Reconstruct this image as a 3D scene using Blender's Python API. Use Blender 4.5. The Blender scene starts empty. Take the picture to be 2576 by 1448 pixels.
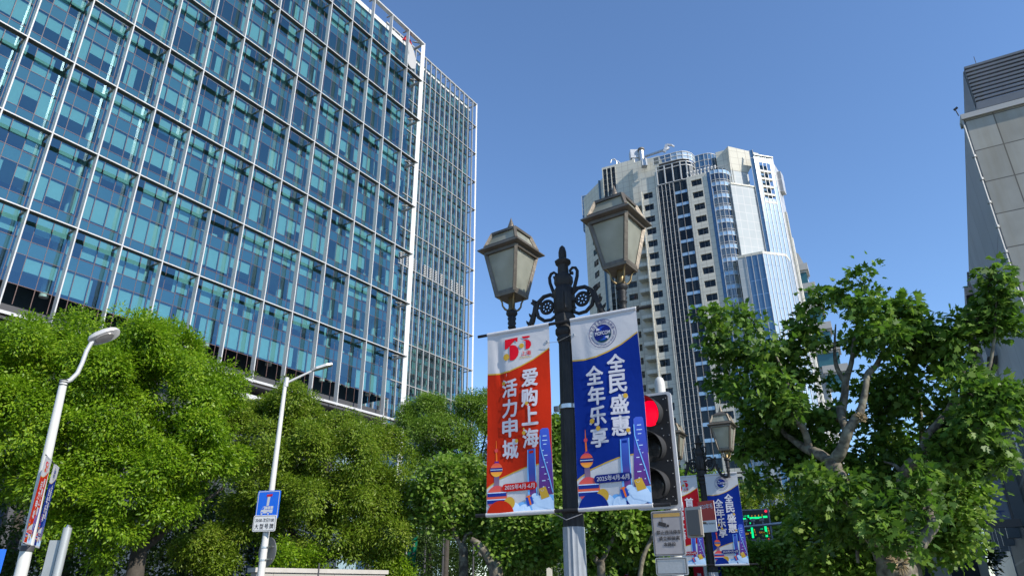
import bpy, bmesh, math, random
import numpy as np
from mathutils import Vector, Matrix, Euler

S = bpy.context.scene
COL = S.collection
R_ = math.radians

# ---------------------------------------------------------------- camera
FPX, CX, CY = 1738.0, 1288.0, 724.0            # focal length and centre in a 2576 px wide frame
EYE = Vector((0.0, 0.0, 1.6))
_up = Vector((-33.0, 3956.0, -FPX)).normalized()
_fw = Vector((0, 0, -1.0)); _fw = (_fw - _up * _fw.dot(_up)).normalized()
_rt = _fw.cross(_up)
CAMROT = Matrix((_rt, _fw, _up))
cam = bpy.data.cameras.new('camera'); cam_ob = bpy.data.objects.new('camera', cam); COL.objects.link(cam_ob)
cam.sensor_fit = 'HORIZONTAL'; cam.sensor_width = 36.0; cam.lens = 36.0 * FPX / 2576.0
cam.clip_start = 0.1; cam.clip_end = 4000
cam_ob.matrix_world = Matrix.Translation(EYE) @ CAMROT.to_4x4()
S.camera = cam_ob

# ---------------------------------------------------------------- daylight
SUN_AZ, SUN_EL = 128.5, 35.0
w = bpy.data.worlds.new('World'); S.world = w; w.use_nodes = True
nt = w.node_tree; bg = nt.nodes['Background']
sky = nt.nodes.new('ShaderNodeTexSky'); sky.sky_type = 'NISHITA'; sky.sun_disc = False
sky.sun_elevation = R_(SUN_EL); sky.sun_rotation = R_(SUN_AZ)
sky.air_density = 1.0; sky.dust_density = 0.0; sky.ozone_density = 6.0; sky.altitude = 0
nt.links.new(sky.outputs[0], bg.inputs['Color']); bg.inputs['Strength'].default_value = 0.15
sd = bpy.data.lights.new('sun', 'SUN'); sd.energy = 4.3; sd.angle = R_(0.5); sd.color = (1.0, 0.93, 0.82)
so = bpy.data.objects.new('sun', sd); COL.objects.link(so)
_s = Vector((math.sin(R_(SUN_AZ)) * math.cos(R_(SUN_EL)), math.cos(R_(SUN_AZ)) * math.cos(R_(SUN_EL)), math.sin(R_(SUN_EL))))
so.rotation_euler = _s.to_track_quat('Z', 'Y').to_euler(); so.location = (0, 0, 200)
S.view_settings.view_transform = 'Standard'; S.view_settings.look = 'None'
S.view_settings.exposure = 0.6; S.view_settings.gamma = 1.0
try:
    S.cycles.transparent_max_bounces = 16; S.cycles.max_bounces = 8; S.cycles.diffuse_bounces = 3
    S.cycles.glossy_bounces = 4; S.cycles.sample_clamp_indirect = 4.0
    S.cycles.use_denoising = True
except Exception: pass

# ---------------------------------------------------------------- measuring helpers
def ray(x, y): return CAMROT @ Vector((x - CX, CY - y, -FPX))
def spot(x, y, R):
    "the point R metres away (over the ground) seen in the direction x, y"
    r = ray(x, y); return EYE + r * (R / math.hypot(r.x, r.y))
def polar(az, R, z=0.0): return Vector((math.sin(R_(az)) * R, math.cos(R_(az)) * R, z))
def heading(az): return R_(90.0 - az)          # z rotation that turns local +x to compass heading az

# ---------------------------------------------------------------- objects
def tag(o, label=None, cat=None, group=None, kind=None):
    if label: o['label'] = label
    if cat: o['category'] = cat
    if group: o['group'] = group
    if kind: o['kind'] = kind
    return o
def thing(name, label, cat, loc=(0, 0, 0), rz=0.0, group=None):
    o = bpy.data.objects.new(name, None); COL.objects.link(o)
    o.location = loc; o.rotation_euler = (0, 0, rz); o.empty_display_size = 0.3
    return tag(o, label, cat, group)
def copy_tree(o, parent=None):
    c = o.copy(); COL.objects.link(c); c.parent = parent
    for ch in [x for x in COL.objects if x.parent is o]: copy_tree(ch, c)
    return c

class MB:
    "collects shapes into one mesh"
    def __init__(s): s.v = []; s.f = []; s.m = []
    def add(s, vs, fs, mi=0):
        b = len(s.v); s.v.extend([tuple(p) for p in vs]); s.f.extend([tuple(b + i for i in f) for f in fs]); s.m.extend([mi] * len(fs)); return s
    def box(s, x0, x1, y0, y1, z0, z1, mi=0, M=None):
        vs = [Vector((x, y, z)) for x in (x0, x1) for y in (y0, y1) for z in (z0, z1)]
        if M is not None: vs = [M @ p for p in vs]
        return s.add(vs, [(0, 1, 3, 2), (4, 6, 7, 5), (0, 4, 5, 1), (2, 3, 7, 6), (0, 2, 6, 4), (1, 5, 7, 3)], mi)
    def beam(s, a, b, wid, hgt, mi=0, up=(0, 0, 1)):
        a = Vector(a); b = Vector(b); d = (b - a); L = d.length; d.normalize(); u = Vector(up)
        if abs(d.dot(u)) > 0.98: u = Vector((0, 1, 0))
        sx = d.cross(u).normalized(); uz = sx.cross(d)
        M = Matrix((sx, d, uz)).transposed().to_4x4(); M.translation = a
        return s.box(-wid / 2, wid / 2, 0, L, -hgt / 2, hgt / 2, mi, M)
    def quad(s, a, b, c, d, mi=0): return s.add([a, b, c, d], [(0, 1, 2, 3)], mi)
    def tube(s, pts, rad, n=10, mi=0, caps=True, closed=False):
        pts = [Vector(p) for p in pts]; N = len(pts)
        if not hasattr(rad, '__len__'): rad = [rad] * N
        rings = []; prev = None
        for i, p in enumerate(pts):
            if closed: t = pts[(i + 1) % N] - pts[i - 1]
            else: t = pts[min(i + 1, N - 1)] - pts[max(i - 1, 0)]
            t.normalize()
            if prev is None:
                u = Vector((0, 0, 1)) if abs(t.z) < 0.9 else Vector((1, 0, 0)); u = (u - t * u.dot(t)).normalized()
            else: u = (prev - t * prev.dot(t)).normalized()
            prev = u; v = t.cross(u)
            rings.append([p + (u * math.cos(2 * math.pi * k / n) + v * math.sin(2 * math.pi * k / n)) * rad[i] for k in range(n)])
        vs = [q for r in rings for q in r]; fs = []
        for i in range(N if closed else N - 1):
            j = (i + 1) % N
            for k in range(n): fs.append((i * n + k, i * n + (k + 1) % n, j * n + (k + 1) % n, j * n + k))
        if caps and not closed: fs.append(tuple(range(n - 1, -1, -1))); fs.append(tuple((N - 1) * n + k for k in range(n)))
        return s.add(vs, fs, mi)
    def lathe(s, prof, n=24, c=(0, 0, 0), mi=0, M=None, a0=0.0, sq=False):
        vs = []; fs = []; N = len(prof); c = Vector(c)
        for r, z in prof:
            for k in range(n):
                a = a0 + 2 * math.pi * k / n; p = Vector((r * math.cos(a), r * math.sin(a), z))
                if M is not None: p = M @ p
                vs.append(p + c)
        for i in range(N - 1):
            for k in range(n): fs.append((i * n + k, i * n + (k + 1) % n, (i + 1) * n + (k + 1) % n, (i + 1) * n + k))
        if prof[0][0] > 1e-6: fs.append(tuple(range(n - 1, -1, -1)))
        if prof[-1][0] > 1e-6: fs.append(tuple((N - 1) * n + k for k in range(n)))
        return s.add(vs, fs, mi)
    def prism(s, poly, o, ax, ay, d, mi=0):
        "a polygon in the plane (o, ax, ay), thickened by vector d"
        o = Vector(o); ax = Vector(ax); ay = Vector(ay); d = Vector(d); n = len(poly)
        A = [o + ax * p[0] + ay * p[1] for p in poly]; B = [p + d for p in A]
        fs = [tuple(range(n)), tuple(range(2 * n - 1, n - 1, -1))] + [(i, i + n, (i + 1) % n + n, (i + 1) % n) for i in range(n)]
        return s.add(A + B, fs, mi)
    def build(s, name, mat, parent=None, smooth=None, loc=None, kind=None, label=None):
        me = bpy.data.meshes.new(name); me.from_pydata([tuple(p) for p in s.v], [], s.f)
        mats = mat if isinstance(mat, (list, tuple)) else [mat]
        for m in mats: me.materials.append(m)
        if len(mats) > 1: me.polygons.foreach_set('material_index', np.array(s.m, dtype=np.int32))
        bm = bmesh.new(); bm.from_mesh(me); bmesh.ops.recalc_face_normals(bm, faces=bm.faces); bm.to_mesh(me); bm.free()
        if smooth:
            me.polygons.foreach_set('use_smooth', np.ones(len(me.polygons), dtype=bool)); me.set_sharp_from_angle(angle=R_(smooth))
        o = bpy.data.objects.new(name, me); COL.objects.link(o)
        if parent is not None: o.parent = parent
        if loc is not None: o.location = loc
        if kind: o['kind'] = kind
        if label: o['label'] = label
        return o
    def raw(s, name, mat, parent=None):
        me = bpy.data.meshes.new(name); me.from_pydata([tuple(p) for p in s.v], [], s.f)
        mats = mat if isinstance(mat, (list, tuple)) else [mat]
        for m in mats: me.materials.append(m)
        if len(mats) > 1: me.polygons.foreach_set('material_index', np.array(s.m, dtype=np.int32))
        o = bpy.data.objects.new(name, me); COL.objects.link(o)
        if parent is not None: o.parent = parent
        return o

def many(name, items, mat, parent, cap=95, raw=True):
    "items: (importance, MB). The most important ones become parts of their own, the rest one part"
    items = sorted(items, key=lambda t: -t[0]); rest = MB()
    for k, (imp, mb) in enumerate(items):
        if k < cap: (mb.raw if raw else mb.build)(name, mat, parent)
        else: rest.add(mb.v, mb.f); rest.m[-len(mb.m):] = mb.m
    if rest.v:
        o = (rest.raw if raw else rest.build)(name, mat, parent); o['kind'] = 'stuff'

# ---------------------------------------------------------------- materials
def nodes(name):
    m = bpy.data.materials.new(name); m.use_nodes = True; t = m.node_tree
    return m, t, t.nodes, t.links, t.nodes['Principled BSDF']
def mat(name, col, rough=0.5, metal=0.0, noise=None, bump=None, spec=0.5, dirt=None, coat=0.0):
    if name[:6] in ('print_', 'banner') and not bump: bump = (4.0, 0.35)
    m, t, N, L, P = nodes(name)
    P.inputs['Base Color'].default_value = (*col, 1); P.inputs['Roughness'].default_value = rough; P.inputs['Metallic'].default_value = metal
    P.inputs['Specular IOR Level'].default_value = spec; P.inputs['Coat Weight'].default_value = coat
    tc = N.new('ShaderNodeTexCoord')
    if noise:
        sc, amt = noise
        nz = N.new('ShaderNodeTexNoise'); nz.inputs['Scale'].default_value = sc; nz.inputs['Detail'].default_value = 6; nz.inputs['Roughness'].default_value = 0.65
        L.new(tc.outputs['Object'], nz.inputs['Vector'])
        mp = N.new('ShaderNodeMapRange'); mp.inputs['From Min'].default_value = 0.3; mp.inputs['From Max'].default_value = 0.7
        mp.inputs['To Min'].default_value = 1 - amt; mp.inputs['To Max'].default_value = 1 + amt
        L.new(nz.outputs['Fac'], mp.inputs['Value'])
        mx = N.new('ShaderNodeMix'); mx.data_type = 'RGBA'; mx.blend_type = 'MULTIPLY'; mx.inputs['Factor'].default_value = 1
        mx.inputs[6].default_value = (*col, 1); L.new(mp.outputs[0], mx.inputs[7])
        out = mx.outputs[2]
        if dirt:
            dc, dsc, damt = dirt
            n2 = N.new('ShaderNodeTexNoise'); n2.inputs['Scale'].default_value = dsc; n2.inputs['Detail'].default_value = 8; n2.inputs['Roughness'].default_value = 0.7
            mpv = N.new('ShaderNodeMapping'); mpv.inputs['Scale'].default_value = (1, 1, 0.25)
            L.new(tc.outputs['Object'], mpv.inputs['Vector']); L.new(mpv.outputs[0], n2.inputs['Vector'])
            r2 = N.new('ShaderNodeMapRange'); r2.inputs['From Min'].default_value = 0.5; r2.inputs['From Max'].default_value = 0.75; r2.inputs['To Max'].default_value = damt
            L.new(n2.outputs['Fac'], r2.inputs['Value'])
            m2 = N.new('ShaderNodeMix'); m2.data_type = 'RGBA'; L.new(r2.outputs[0], m2.inputs['Factor']); L.new(out, m2.inputs[6]); m2.inputs[7].default_value = (*dc, 1)
            out = m2.outputs[2]
        L.new(out, P.inputs['Base Color'])
    if bump:
        sc, st = bump
        nb = N.new('ShaderNodeTexNoise'); nb.inputs['Scale'].default_value = sc; nb.inputs['Detail'].default_value = 5
        L.new(tc.outputs['Object'], nb.inputs['Vector'])
        b = N.new('ShaderNodeBump'); b.inputs['Strength'].default_value = st; b.inputs['Distance'].default_value = 0.02
        L.new(nb.outputs['Fac'], b.inputs['Height']); L.new(b.outputs[0], P.inputs['Normal'])
    return m
def panel_mat(name, col, joint, size, ang=0.0, wid=0.03, rough=0.6, noise=(0.4, 0.08), off=(0, 0), tone=0.06, metal=0.0, spec=0.4, stain=None):
    "cladding panels with open joints, laid out along the wall and up it (object space)"
    m, t, N, L, P = nodes(name)
    P.inputs['Roughness'].default_value = rough; P.inputs['Metallic'].default_value = metal; P.inputs['Specular IOR Level'].default_value = spec
    tc = N.new('ShaderNodeTexCoord'); sp = N.new('ShaderNodeSeparateXYZ'); L.new(tc.outputs['Object'], sp.inputs[0])
    def mul(a, k):
        n = N.new('ShaderNodeMath'); n.operation = 'MULTIPLY'; L.new(a, n.inputs[0]); n.inputs[1].default_value = k; return n.outputs[0]
    ad = N.new('ShaderNodeMath'); ad.operation = 'ADD'; L.new(mul(sp.outputs[0], math.cos(ang)), ad.inputs[0]); L.new(mul(sp.outputs[1], math.sin(ang)), ad.inputs[1])
    cb = N.new('ShaderNodeCombineXYZ')
    for o_, i_, k in ((ad.outputs[0], 0, off[0]), (sp.outputs[2], 1, off[1])):
        n = N.new('ShaderNodeMath'); n.operation = 'ADD'; L.new(o_, n.inputs[0]); n.inputs[1].default_value = k; L.new(n.outputs[0], cb.inputs[i_])
    br = N.new('ShaderNodeTexBrick'); br.offset = 0.0; br.inputs['Scale'].default_value = 1.0
    br.inputs['Brick Width'].default_value = size[0]; br.inputs['Row Height'].default_value = size[1]
    br.inputs['Mortar Size'].default_value = wid; br.inputs['Mortar Smooth'].default_value = 0.1
    c1 = tuple(c * (1 - tone) for c in col); c2 = tuple(min(1, c * (1 + tone)) for c in col)
    br.inputs['Color1'].default_value = (*c1, 1); br.inputs['Color2'].default_value = (*c2, 1); br.inputs['Mortar'].default_value = (*joint, 1)
    L.new(cb.outputs[0], br.inputs['Vector'])
    nz = N.new('ShaderNodeTexNoise'); nz.inputs['Scale'].default_value = noise[0]; nz.inputs['Detail'].default_value = 6; L.new(tc.outputs['Object'], nz.inputs['Vector'])
    mp = N.new('ShaderNodeMapRange'); mp.inputs['From Min'].default_value = 0.3; mp.inputs['From Max'].default_value = 0.7
    mp.inputs['To Min'].default_value = 1 - noise[1]; mp.inputs['To Max'].default_value = 1 + noise[1]; L.new(nz.outputs['Fac'], mp.inputs['Value'])
    mx = N.new('ShaderNodeMix'); mx.data_type = 'RGBA'; mx.blend_type = 'MULTIPLY'; mx.inputs['Factor'].default_value = 1
    L.new(br.outputs['Color'], mx.inputs[6]); L.new(mp.outputs[0], mx.inputs[7])
    out = mx.outputs[2]
    if stain:
        sc2, samt, scol = stain
        mpv = N.new('ShaderNodeMapping'); mpv.inputs['Scale'].default_value = (1.6, 1.6, 0.12); L.new(tc.outputs['Object'], mpv.inputs['Vector'])
        n2 = N.new('ShaderNodeTexNoise'); n2.inputs['Scale'].default_value = sc2; n2.inputs['Detail'].default_value = 7; L.new(mpv.outputs[0], n2.inputs['Vector'])
        r2 = N.new('ShaderNodeMapRange'); r2.inputs['From Min'].default_value = 0.5; r2.inputs['From Max'].default_value = 0.8; r2.inputs['To Max'].default_value = samt; L.new(n2.outputs['Fac'], r2.inputs['Value'])
        m2 = N.new('ShaderNodeMix'); m2.data_type = 'RGBA'; L.new(r2.outputs[0], m2.inputs['Factor']); L.new(out, m2.inputs[6]); m2.inputs[7].default_value = (*scol, 1); out = m2.outputs[2]
    L.new(out, P.inputs['Base Color'])
    return m
def glass_mat(name, tint, refl=0.2, gcol=(1, 1, 1), ior=1.5, wob=0.0):
    "tinted see-through glass with a coating that mirrors part of the light"
    m, t, N, L, P = nodes(name); N.remove(P)
    tr = N.new('ShaderNodeBsdfTransparent'); tr.inputs[0].default_value = (*tint, 1)
    gl = N.new('ShaderNodeBsdfGlossy'); gl.inputs['Color'].default_value = (*gcol, 1); gl.inputs['Roughness'].default_value = 0.012
    fr = N.new('ShaderNodeFresnel'); fr.inputs['IOR'].default_value = ior
    mp = N.new('ShaderNodeMapRange'); mp.inputs['To Min'].default_value = refl; mp.inputs['To Max'].default_value = 1.0; L.new(fr.outputs[0], mp.inputs['Value'])
    mx = N.new('ShaderNodeMixShader'); L.new(mp.outputs[0], mx.inputs[0]); L.new(tr.outputs[0], mx.inputs[1]); L.new(gl.outputs[0], mx.inputs[2])
    if wob:
        tc = N.new('ShaderNodeTexCoord'); nz = N.new('ShaderNodeTexNoise'); nz.inputs['Scale'].default_value = 0.35; nz.inputs['Detail'].default_value = 2; L.new(tc.outputs['Object'], nz.inputs['Vector'])
        b = N.new('ShaderNodeBump'); b.inputs['Strength'].default_value = wob; b.inputs['Distance'].default_value = 0.05; L.new(nz.outputs['Fac'], b.inputs['Height'])
        L.new(b.outputs[0], gl.inputs['Normal'])
    L.new(mx.outputs[0], N['Material Output'].inputs['Surface'])
    return m
def emit_mat(name, col, k):
    m, t, N, L, P = nodes(name); P.inputs['Base Color'].default_value = (*[c * 0.3 for c in col], 1)
    P.inputs['Emission Color'].default_value = (*col, 1); P.inputs['Emission Strength'].default_value = k; P.inputs['Roughness'].default_value = 0.4
    return m
def srgb(r, g, b):
    f = lambda c: (c / 255) / 12.92 if c <= 10 else (((c / 255) + 0.055) / 1.055) ** 2.4
    return (f(r), f(g), f(b))

M_WHITE = mat('white_painted_steel', (0.52, 0.515, 0.50), 0.42, 0.0, (0.6, 0.05), spec=0.4)
M_ASPHALT = mat('asphalt', (0.05, 0.05, 0.052), 0.9, 0, (3.0, 0.2), (60, 0.4))
M_PAVING = panel_mat('pavement_slabs', (0.27, 0.26, 0.25), (0.13, 0.125, 0.12), (0.6, 0.3), 0.0, 0.012, 0.85)
M_GROUND = mat('ground_mix', (0.12, 0.125, 0.1), 0.95, 0, (0.2, 0.3))

# ---------------------------------------------------------------- ground, road, pavements
g = MB(); g.add([(-900, -900, -0.012), (900, -900, -0.012), (900, 1600, -0.012), (-900, 1600, -0.012)], [(0, 1, 2, 3)])
tag(g.build('ground', M_GROUND), kind='structure')
def strip(name, az, off0, off1, s0, s1, z, m, thick=0.0):
    o = bpy.data.objects.new(name, bpy.data.meshes.new(name)); COL.objects.link(o)
    mb = MB()
    if thick: mb.box(s0, s1, off0, off1, z - thick, z)
    else: mb.add([(s0, off0, z), (s1, off0, z), (s1, off1, z), (s0, off1, z)], [(0, 1, 2, 3)])
    bpy.data.objects.remove(o); o = mb.build(name, m); o.rotation_euler = (0, 0, heading(az)); o['kind'] = 'structure'; return o
strip('road', -20.0, 2.6, 15.5, -80, 70, -0.008, M_ASPHALT)
strip('cross_road', 33.0, 8.4, 20.0, 6, 300, -0.004, M_ASPHALT)
strip('pavement', 33.0, -30.0, 7.9, -30, 7.8, 0.12, M_PAVING, 0.12)
# ================================================================ the near office tower: glass skin behind a white grid of blades and beams
M_BLADE = mat('blade_paint', (0.47, 0.465, 0.46), 0.38, 0.0, (0.25, 0.04), spec=0.45)
M_CORNER = mat('corner_blade_paint', (0.68, 0.67, 0.65), 0.4, 0.0, (0.15, 0.03))  # blade paint made lighter, sunlight on the turned corner put into it
M_GLASS1 = glass_mat('office_glass', (0.44, 0.71, 0.72), 0.145, (0.54, 0.82, 0.98), 1.45)
M_SPAN1 = mat('spandrel_panel', (0.07, 0.11, 0.15), 0.5, 0, (0.3, 0.1))
M_BLIND = mat('blind_fabric', (0.375, 0.42, 0.41), 0.8, 0, (0.8, 0.04))
M_MULL = mat('mullion_bronze', (0.10, 0.055, 0.045), 0.5)
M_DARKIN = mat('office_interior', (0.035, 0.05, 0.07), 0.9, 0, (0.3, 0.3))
M_CEIL = mat('office_ceiling', (0.42, 0.47, 0.44), 0.8)
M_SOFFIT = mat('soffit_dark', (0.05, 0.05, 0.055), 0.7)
M_BEAMSHADE = mat('beam_channel_dark', (0.075, 0.065, 0.055), 0.7, 0, (0.5, .2))  # dark body colour stands for the shade under the beams
M_BRACKET = mat('bracket_paint', (0.30, 0.28, 0.25), 0.5, 0, (0.5, .1))
M_PARAPET = mat('parapet_white', (0.55, 0.55, 0.54), 0.5)

def office_tower(name, label, loc, bay, nb, T, lean, rows_for, zbot, ztop, blade_w, blade_d, beam_h, out, depth, seed, panes, p_blind, glass, mats_span, per_floor_cap=95, louvre=None, tail=4.0, bm=None):
    rnd = random.Random(seed)
    b = thing(name, label, 'office building', loc, heading(33.0))
    L = bay * nb
    # blades standing in front of the glass
    fins = []
    for i in range(1, nb + 1):
        mb = MB(); mb.box(-bay * i - blade_w / 2, -bay * i + blade_w / 2, 0, blade_d, T[-1] - 0.35, T[0]); fins.append((nb - i, mb))
    dg = 1 / math.sqrt(2)
    mb = MB(); M = Matrix(((-dg, -dg, 0, 0), (-dg * -1, -dg, 0, 0), (0, 0, 1, 0), (0, 0, 0, 1)))
    # corner blade turned half way between the two faces
    a = Vector((0.0, 0.0, 0)); e = Vector((-blade_d * dg, blade_d * dg, 0)); t = Vector((blade_w / 2 * dg, blade_w / 2 * dg, 0))
    z0, z1 = 0.0, T[0]
    P = [a - t, e - t, e + t, a + t]
    mb.add([p + Vector((0, 0, z0)) for p in P] + [p + Vector((0, 0, z1)) for p in P], [(0, 1, 2, 3), (7, 6, 5, 4), (0, 4, 5, 1), (1, 5, 6, 2), (2, 6, 7, 3), (3, 7, 4, 0)])
    fins.append((999, mb))
    many('blade', fins[:-1], bm or M_BLADE, b); fins[-1][1].build('blade', M_CORNER, b, label='broad white corner blade')
    for z in T:
        mb = MB(); h = beam_h * (2.2 if z in (T[0], T[-1]) else 1.0)
        mb.box(-L - tail, -blade_d * dg * 0.3, -0.012, 0.06, z - h, z - 0.012)
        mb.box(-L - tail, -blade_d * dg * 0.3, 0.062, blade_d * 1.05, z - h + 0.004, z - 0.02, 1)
        mb.box(-blade_d * 0.72, 0.012, blade_d * dg * 0.3, depth, z - h, z - 0.014)
        mb.build('cross_beam', [bm or M_BLADE, M_BEAMSHADE if z != T[0] else (bm or M_BLADE)], b)
    st = []
    for k, z in enumerate(T[:-1]):
        for i in range(1, nb + 1):
            mb = MB(); mb.box(-bay * i - 0.13, -bay * i + 0.13, blade_d + 0.003, out - 0.04, z - beam_h * 0.9, z - beam_h * 0.35); st.append((nb - i, mb))
        mb = MB(); mb.beam((-blade_d * dg - 0.02, blade_d * dg + 0.02, z - beam_h * 0.6), (-out - 0.2, out, z - beam_h * 0.6), 0.26, beam_h * 0.6); st.append((500, mb))
    many('bracket', st, bm or M_BRACKET, b)
    # glass skin
    rows = rows_for(T)
    xs = [-out - 0.2] + [-bay * i for i in range(1, nb + 1)] + [-L - tail]
    wins = []; blinds = []; grid = MB(); span = MB(); ceil = MB()
    for (za, zb, kind) in rows:
        for j in range(len(xs) - 1):
            x1, x0 = xs[j], xs[j + 1]; mb = MB(); bdrop = rnd.choice([0.93, 0.93, 0.86, 0.86, 0.80, 0.62, 0.45]); bon = rnd.random(); n = panes if x1 - x0 > bay * 0.5 else max(1, panes - 1)
            wd = (x1 - x0) / n
            for k in range(n):
                a0 = x0 + wd * k + 0.025; a1 = a0 + wd - 0.05
                tx = rnd.gauss(0, 0.0013) * wd; tz = rnd.gauss(0, 0.0013) * (zb - za); yy = out
                mb.add([(a0, yy + tx + tz, za + 0.025), (a1, yy - tx + tz, za + 0.025), (a1, yy - tx - tz, zb - 0.025), (a0, yy + tx - tz, zb - 0.025)], [(0, 1, 2, 3)])
                if kind == 'v':
                    cx = (a0 + a1) / 2; hh = zb - za
                    pb = p_blind(cx, za)
                    u = bon if rnd.random() < 0.72 else rnd.random(); nar = wd * rnd.choice([0.93, 0.93, 0.93, 0.93, 0.5, 0.22])
                    if u < pb:
                        drop = hh * (bdrop if rnd.random() < 0.75 else rnd.choice([0.93, 0.86, 0.62, 0.4]))
                        q = MB(); s0 = a0 + 0.02 if rnd.random() < 0.6 else a1 - nar
                        q.box(s0, s0 + nar, out + 0.22, out + 0.25, zb - 0.12 - drop, zb - 0.12); blinds.append((drop * nar - (x0 / -L) * 0.5, q))
                    elif u < pb + 0.25:
                        q = MB(); s0 = rnd.uniform(a0, a0 + wd * 0.3); hh2 = hh * rnd.uniform(0.06, 0.22)
                        q.box(s0, s0 + wd * rnd.uniform(0.25, 0.6), out + 0.5, out + 0.8, za + 0.05, za + 0.05 + hh2); blinds.append((0.1, q))
            wins.append(((nb - j) + za * 0.01 + (2 if kind == 'v' else 0), mb))
            if kind == 's': span.box(x0, x1, out + 0.05, out + 0.2, za + 0.01, zb - 0.01, rnd.choice([0, 0, 0, 1]))
        grid.box(xs[-1], xs[0], out + 0.004, out + 0.05, za - 0.03, za + 0.03)
        if kind == 'v': ceil.box(xs[-1] + .3, xs[0] - .3, out + 0.3, out + 5.0, zb + 0.25, zb + 0.35)
    for j in range(len(xs) - 1):
        n = panes
        for k in range(n): 
            xx = xs[j + 1] + (xs[j] - xs[j + 1]) / n * k; grid.box(xx - 0.03, xx + 0.03, out + 0.006, out + 0.052, zbot, ztop)
    many('window', wins, glass, b)
    many('blind', blinds, M_BLIND, b)
    span.build('spandrel', mats_span, b); grid.build('mullion_grid', M_MULL, b); ceil.build('ceiling', M_CEIL, b)
    # columns, core, side skin, roof
    q = MB()
    for i in range(1, nb + 1, 2): q.lathe([(0.38, zbot + 2.0), (0.38, ztop)], 12, (-bay * i, out + 1.7, 0))
    q.build('column', M_PARAPET, b, smooth=40)
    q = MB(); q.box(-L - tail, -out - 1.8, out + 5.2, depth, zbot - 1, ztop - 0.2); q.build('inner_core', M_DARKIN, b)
    q = MB()
    for i in range(int((depth - out) / bay)):
        y0 = out + bay * i
        for (za, zb, kind) in rows: q.add([(-out - 0.2, y0 + 0.03, za + .03), (-out - 0.2, y0 + bay - 0.03, za + .03), (-out - 0.2, y0 + bay - 0.03, zb - .03), (-out - 0.2, y0 + 0.03, zb - .03)], [(0, 1, 2, 3)])
    q.raw('side_glazing', glass, b)
    q = MB(); q.box(-L - tail, -out - 0.25, out, depth, ztop, ztop + 0.55); q.box(-L - tail, -out - 0.1, out - 0.12, out - 0.005, ztop - 0.1, ztop + 0.75); q.build('roof', M_PARAPET, b)
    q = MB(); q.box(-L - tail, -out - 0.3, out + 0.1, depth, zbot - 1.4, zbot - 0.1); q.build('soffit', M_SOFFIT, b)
    if louvre:
        for (xa, xb, za, zb) in louvre:
            z = za; q = MB()
            while z < zb: q.box(xa, xb, out - 0.25, out - 0.02, z, z + 0.28); z += 0.62
            q.build('louvre', M_BLADE, b)
    return b

T1 = [90.3, 82.0, 73.7, 65.4, 57.15, 48.9, 40.7, 32.6, 23.2]
def rows1(T):
    r = []
    for k in range(len(T) - 1):
        zt = T[k]; zl = T[k + 1]
        if k == 0: r += [(zt - 4.7 + 0.6, 88.0, 'v')]
        else: r += [(zt - 2.25, zt + 0.5, 'v')]
        a = zt - 2.25 if k else zt - 4.1
        if k: r += [(zt - 3.6, zt - 2.25, 's'), (zt - 6.4, zt - 3.6, 'v'), (zl + 0.5, zt - 6.4, 's')]
        else: r += [(zt - 5.3, zt - 4.1, 's'), (zt - 6.9, zt - 5.3, 'v'), (zl + 0.5, zt - 6.9, 's')]
    return [q for q in r if q[1] - q[0] > 0.2 and q[0] > 24.4]
def pb1(x, z):
    # blinds are drawn mostly on the lower floors and towards the near end
    t = (-x / 60.0) * 0.55 + (60.0 - z) / 60.0 * 0.6
    return max(0.10, min(0.92, 0.52 + 0.7 * t))
c1 = polar(-9.0, 95.6)
OFFICE = office_tower('office_tower', 'wide glass office tower behind a white grid of blades, at the left', c1, 4.17, 17, T1, 0, rows1, 24.4, 88.0, 0.115, 0.65, 0.125, 1.5, 30, 5, 3, pb1, M_GLASS1, [M_SPAN1, mat('spandrel_panel_pale', (0.09, 0.135, 0.17), 0.5, 0, (0.3, 0.1))])
# podium and legs below the overhang
q = MB(); q.box(-74, -9, 3.5, 30, 11.2, 22.0); q.build('podium', panel_mat('podium_glass', (0.035, 0.045, 0.045), (0.012, 0.012, 0.012), (2.1, 3.6), 0, 0.1, 0.6), OFFICE)
q = MB(); q.box(-73, -6, 4.5, 30, 0, 11.0); q.build('ground_floor', M_DARKIN, OFFICE)
for i in range(0, 16, 2):
    q = MB(); q.box(-4.17 * i - 2.6, -4.17 * i - 1.9, 2.4, 3.1, 0, 22.9); q.build('leg', M_SOFFIT, OFFICE)
for (xa, xb, y0, y1, z) in ((-14, -2.0, -1.0, 3.4, 20.4), (-30, -17, -0.6, 3.4, 20.8)):
    q = MB(); q.box(xa, xb, y0, y1, z, z + 0.5); q.build('canopy', M_BLADE, OFFICE)

# the far tower of the pair
M_GLASS2 = glass_mat('far_office_glass', (0.42, 0.66, 0.66), 0.24, (0.55, 0.78, 0.88), 1.45)
M_SPAN2 = mat('far_spandrel', (0.22, 0.31, 0.34), 0.5, 0, (0.2, 0.1))
T2 = [t * 221.0 + 1.6 for t in (0.7976, 0.7477, 0.6912, 0.6344, 0.5804, 0.5250, 0.4700, 0.4140, 0.3594, 0.3046, 0.2490, 0.1930)]
def rows2(T):
    r = []
    for k in range(len(T) - 1):
        h = (T[k] - T[k + 1]); n = 3 if k else 2
        top = T[k] if k else T[k] - 2.6
        fh = (top - T[k + 1]) / n
        for i in range(n):
            z1 = top - fh * i + 0.4; r += [(z1 - fh * 0.62, z1, 'v'), (z1 - fh, z1 - fh * 0.62, 's')]
    return r
c2 = polar(-3.4, 221.0)
lv = [(-2.82 * i - 2.5, -2.82 * i - (0.4 if i % 3 else 1.5), 94.2, 98.4) for i in range(1, 16) if i % 5 != 4]
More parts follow.
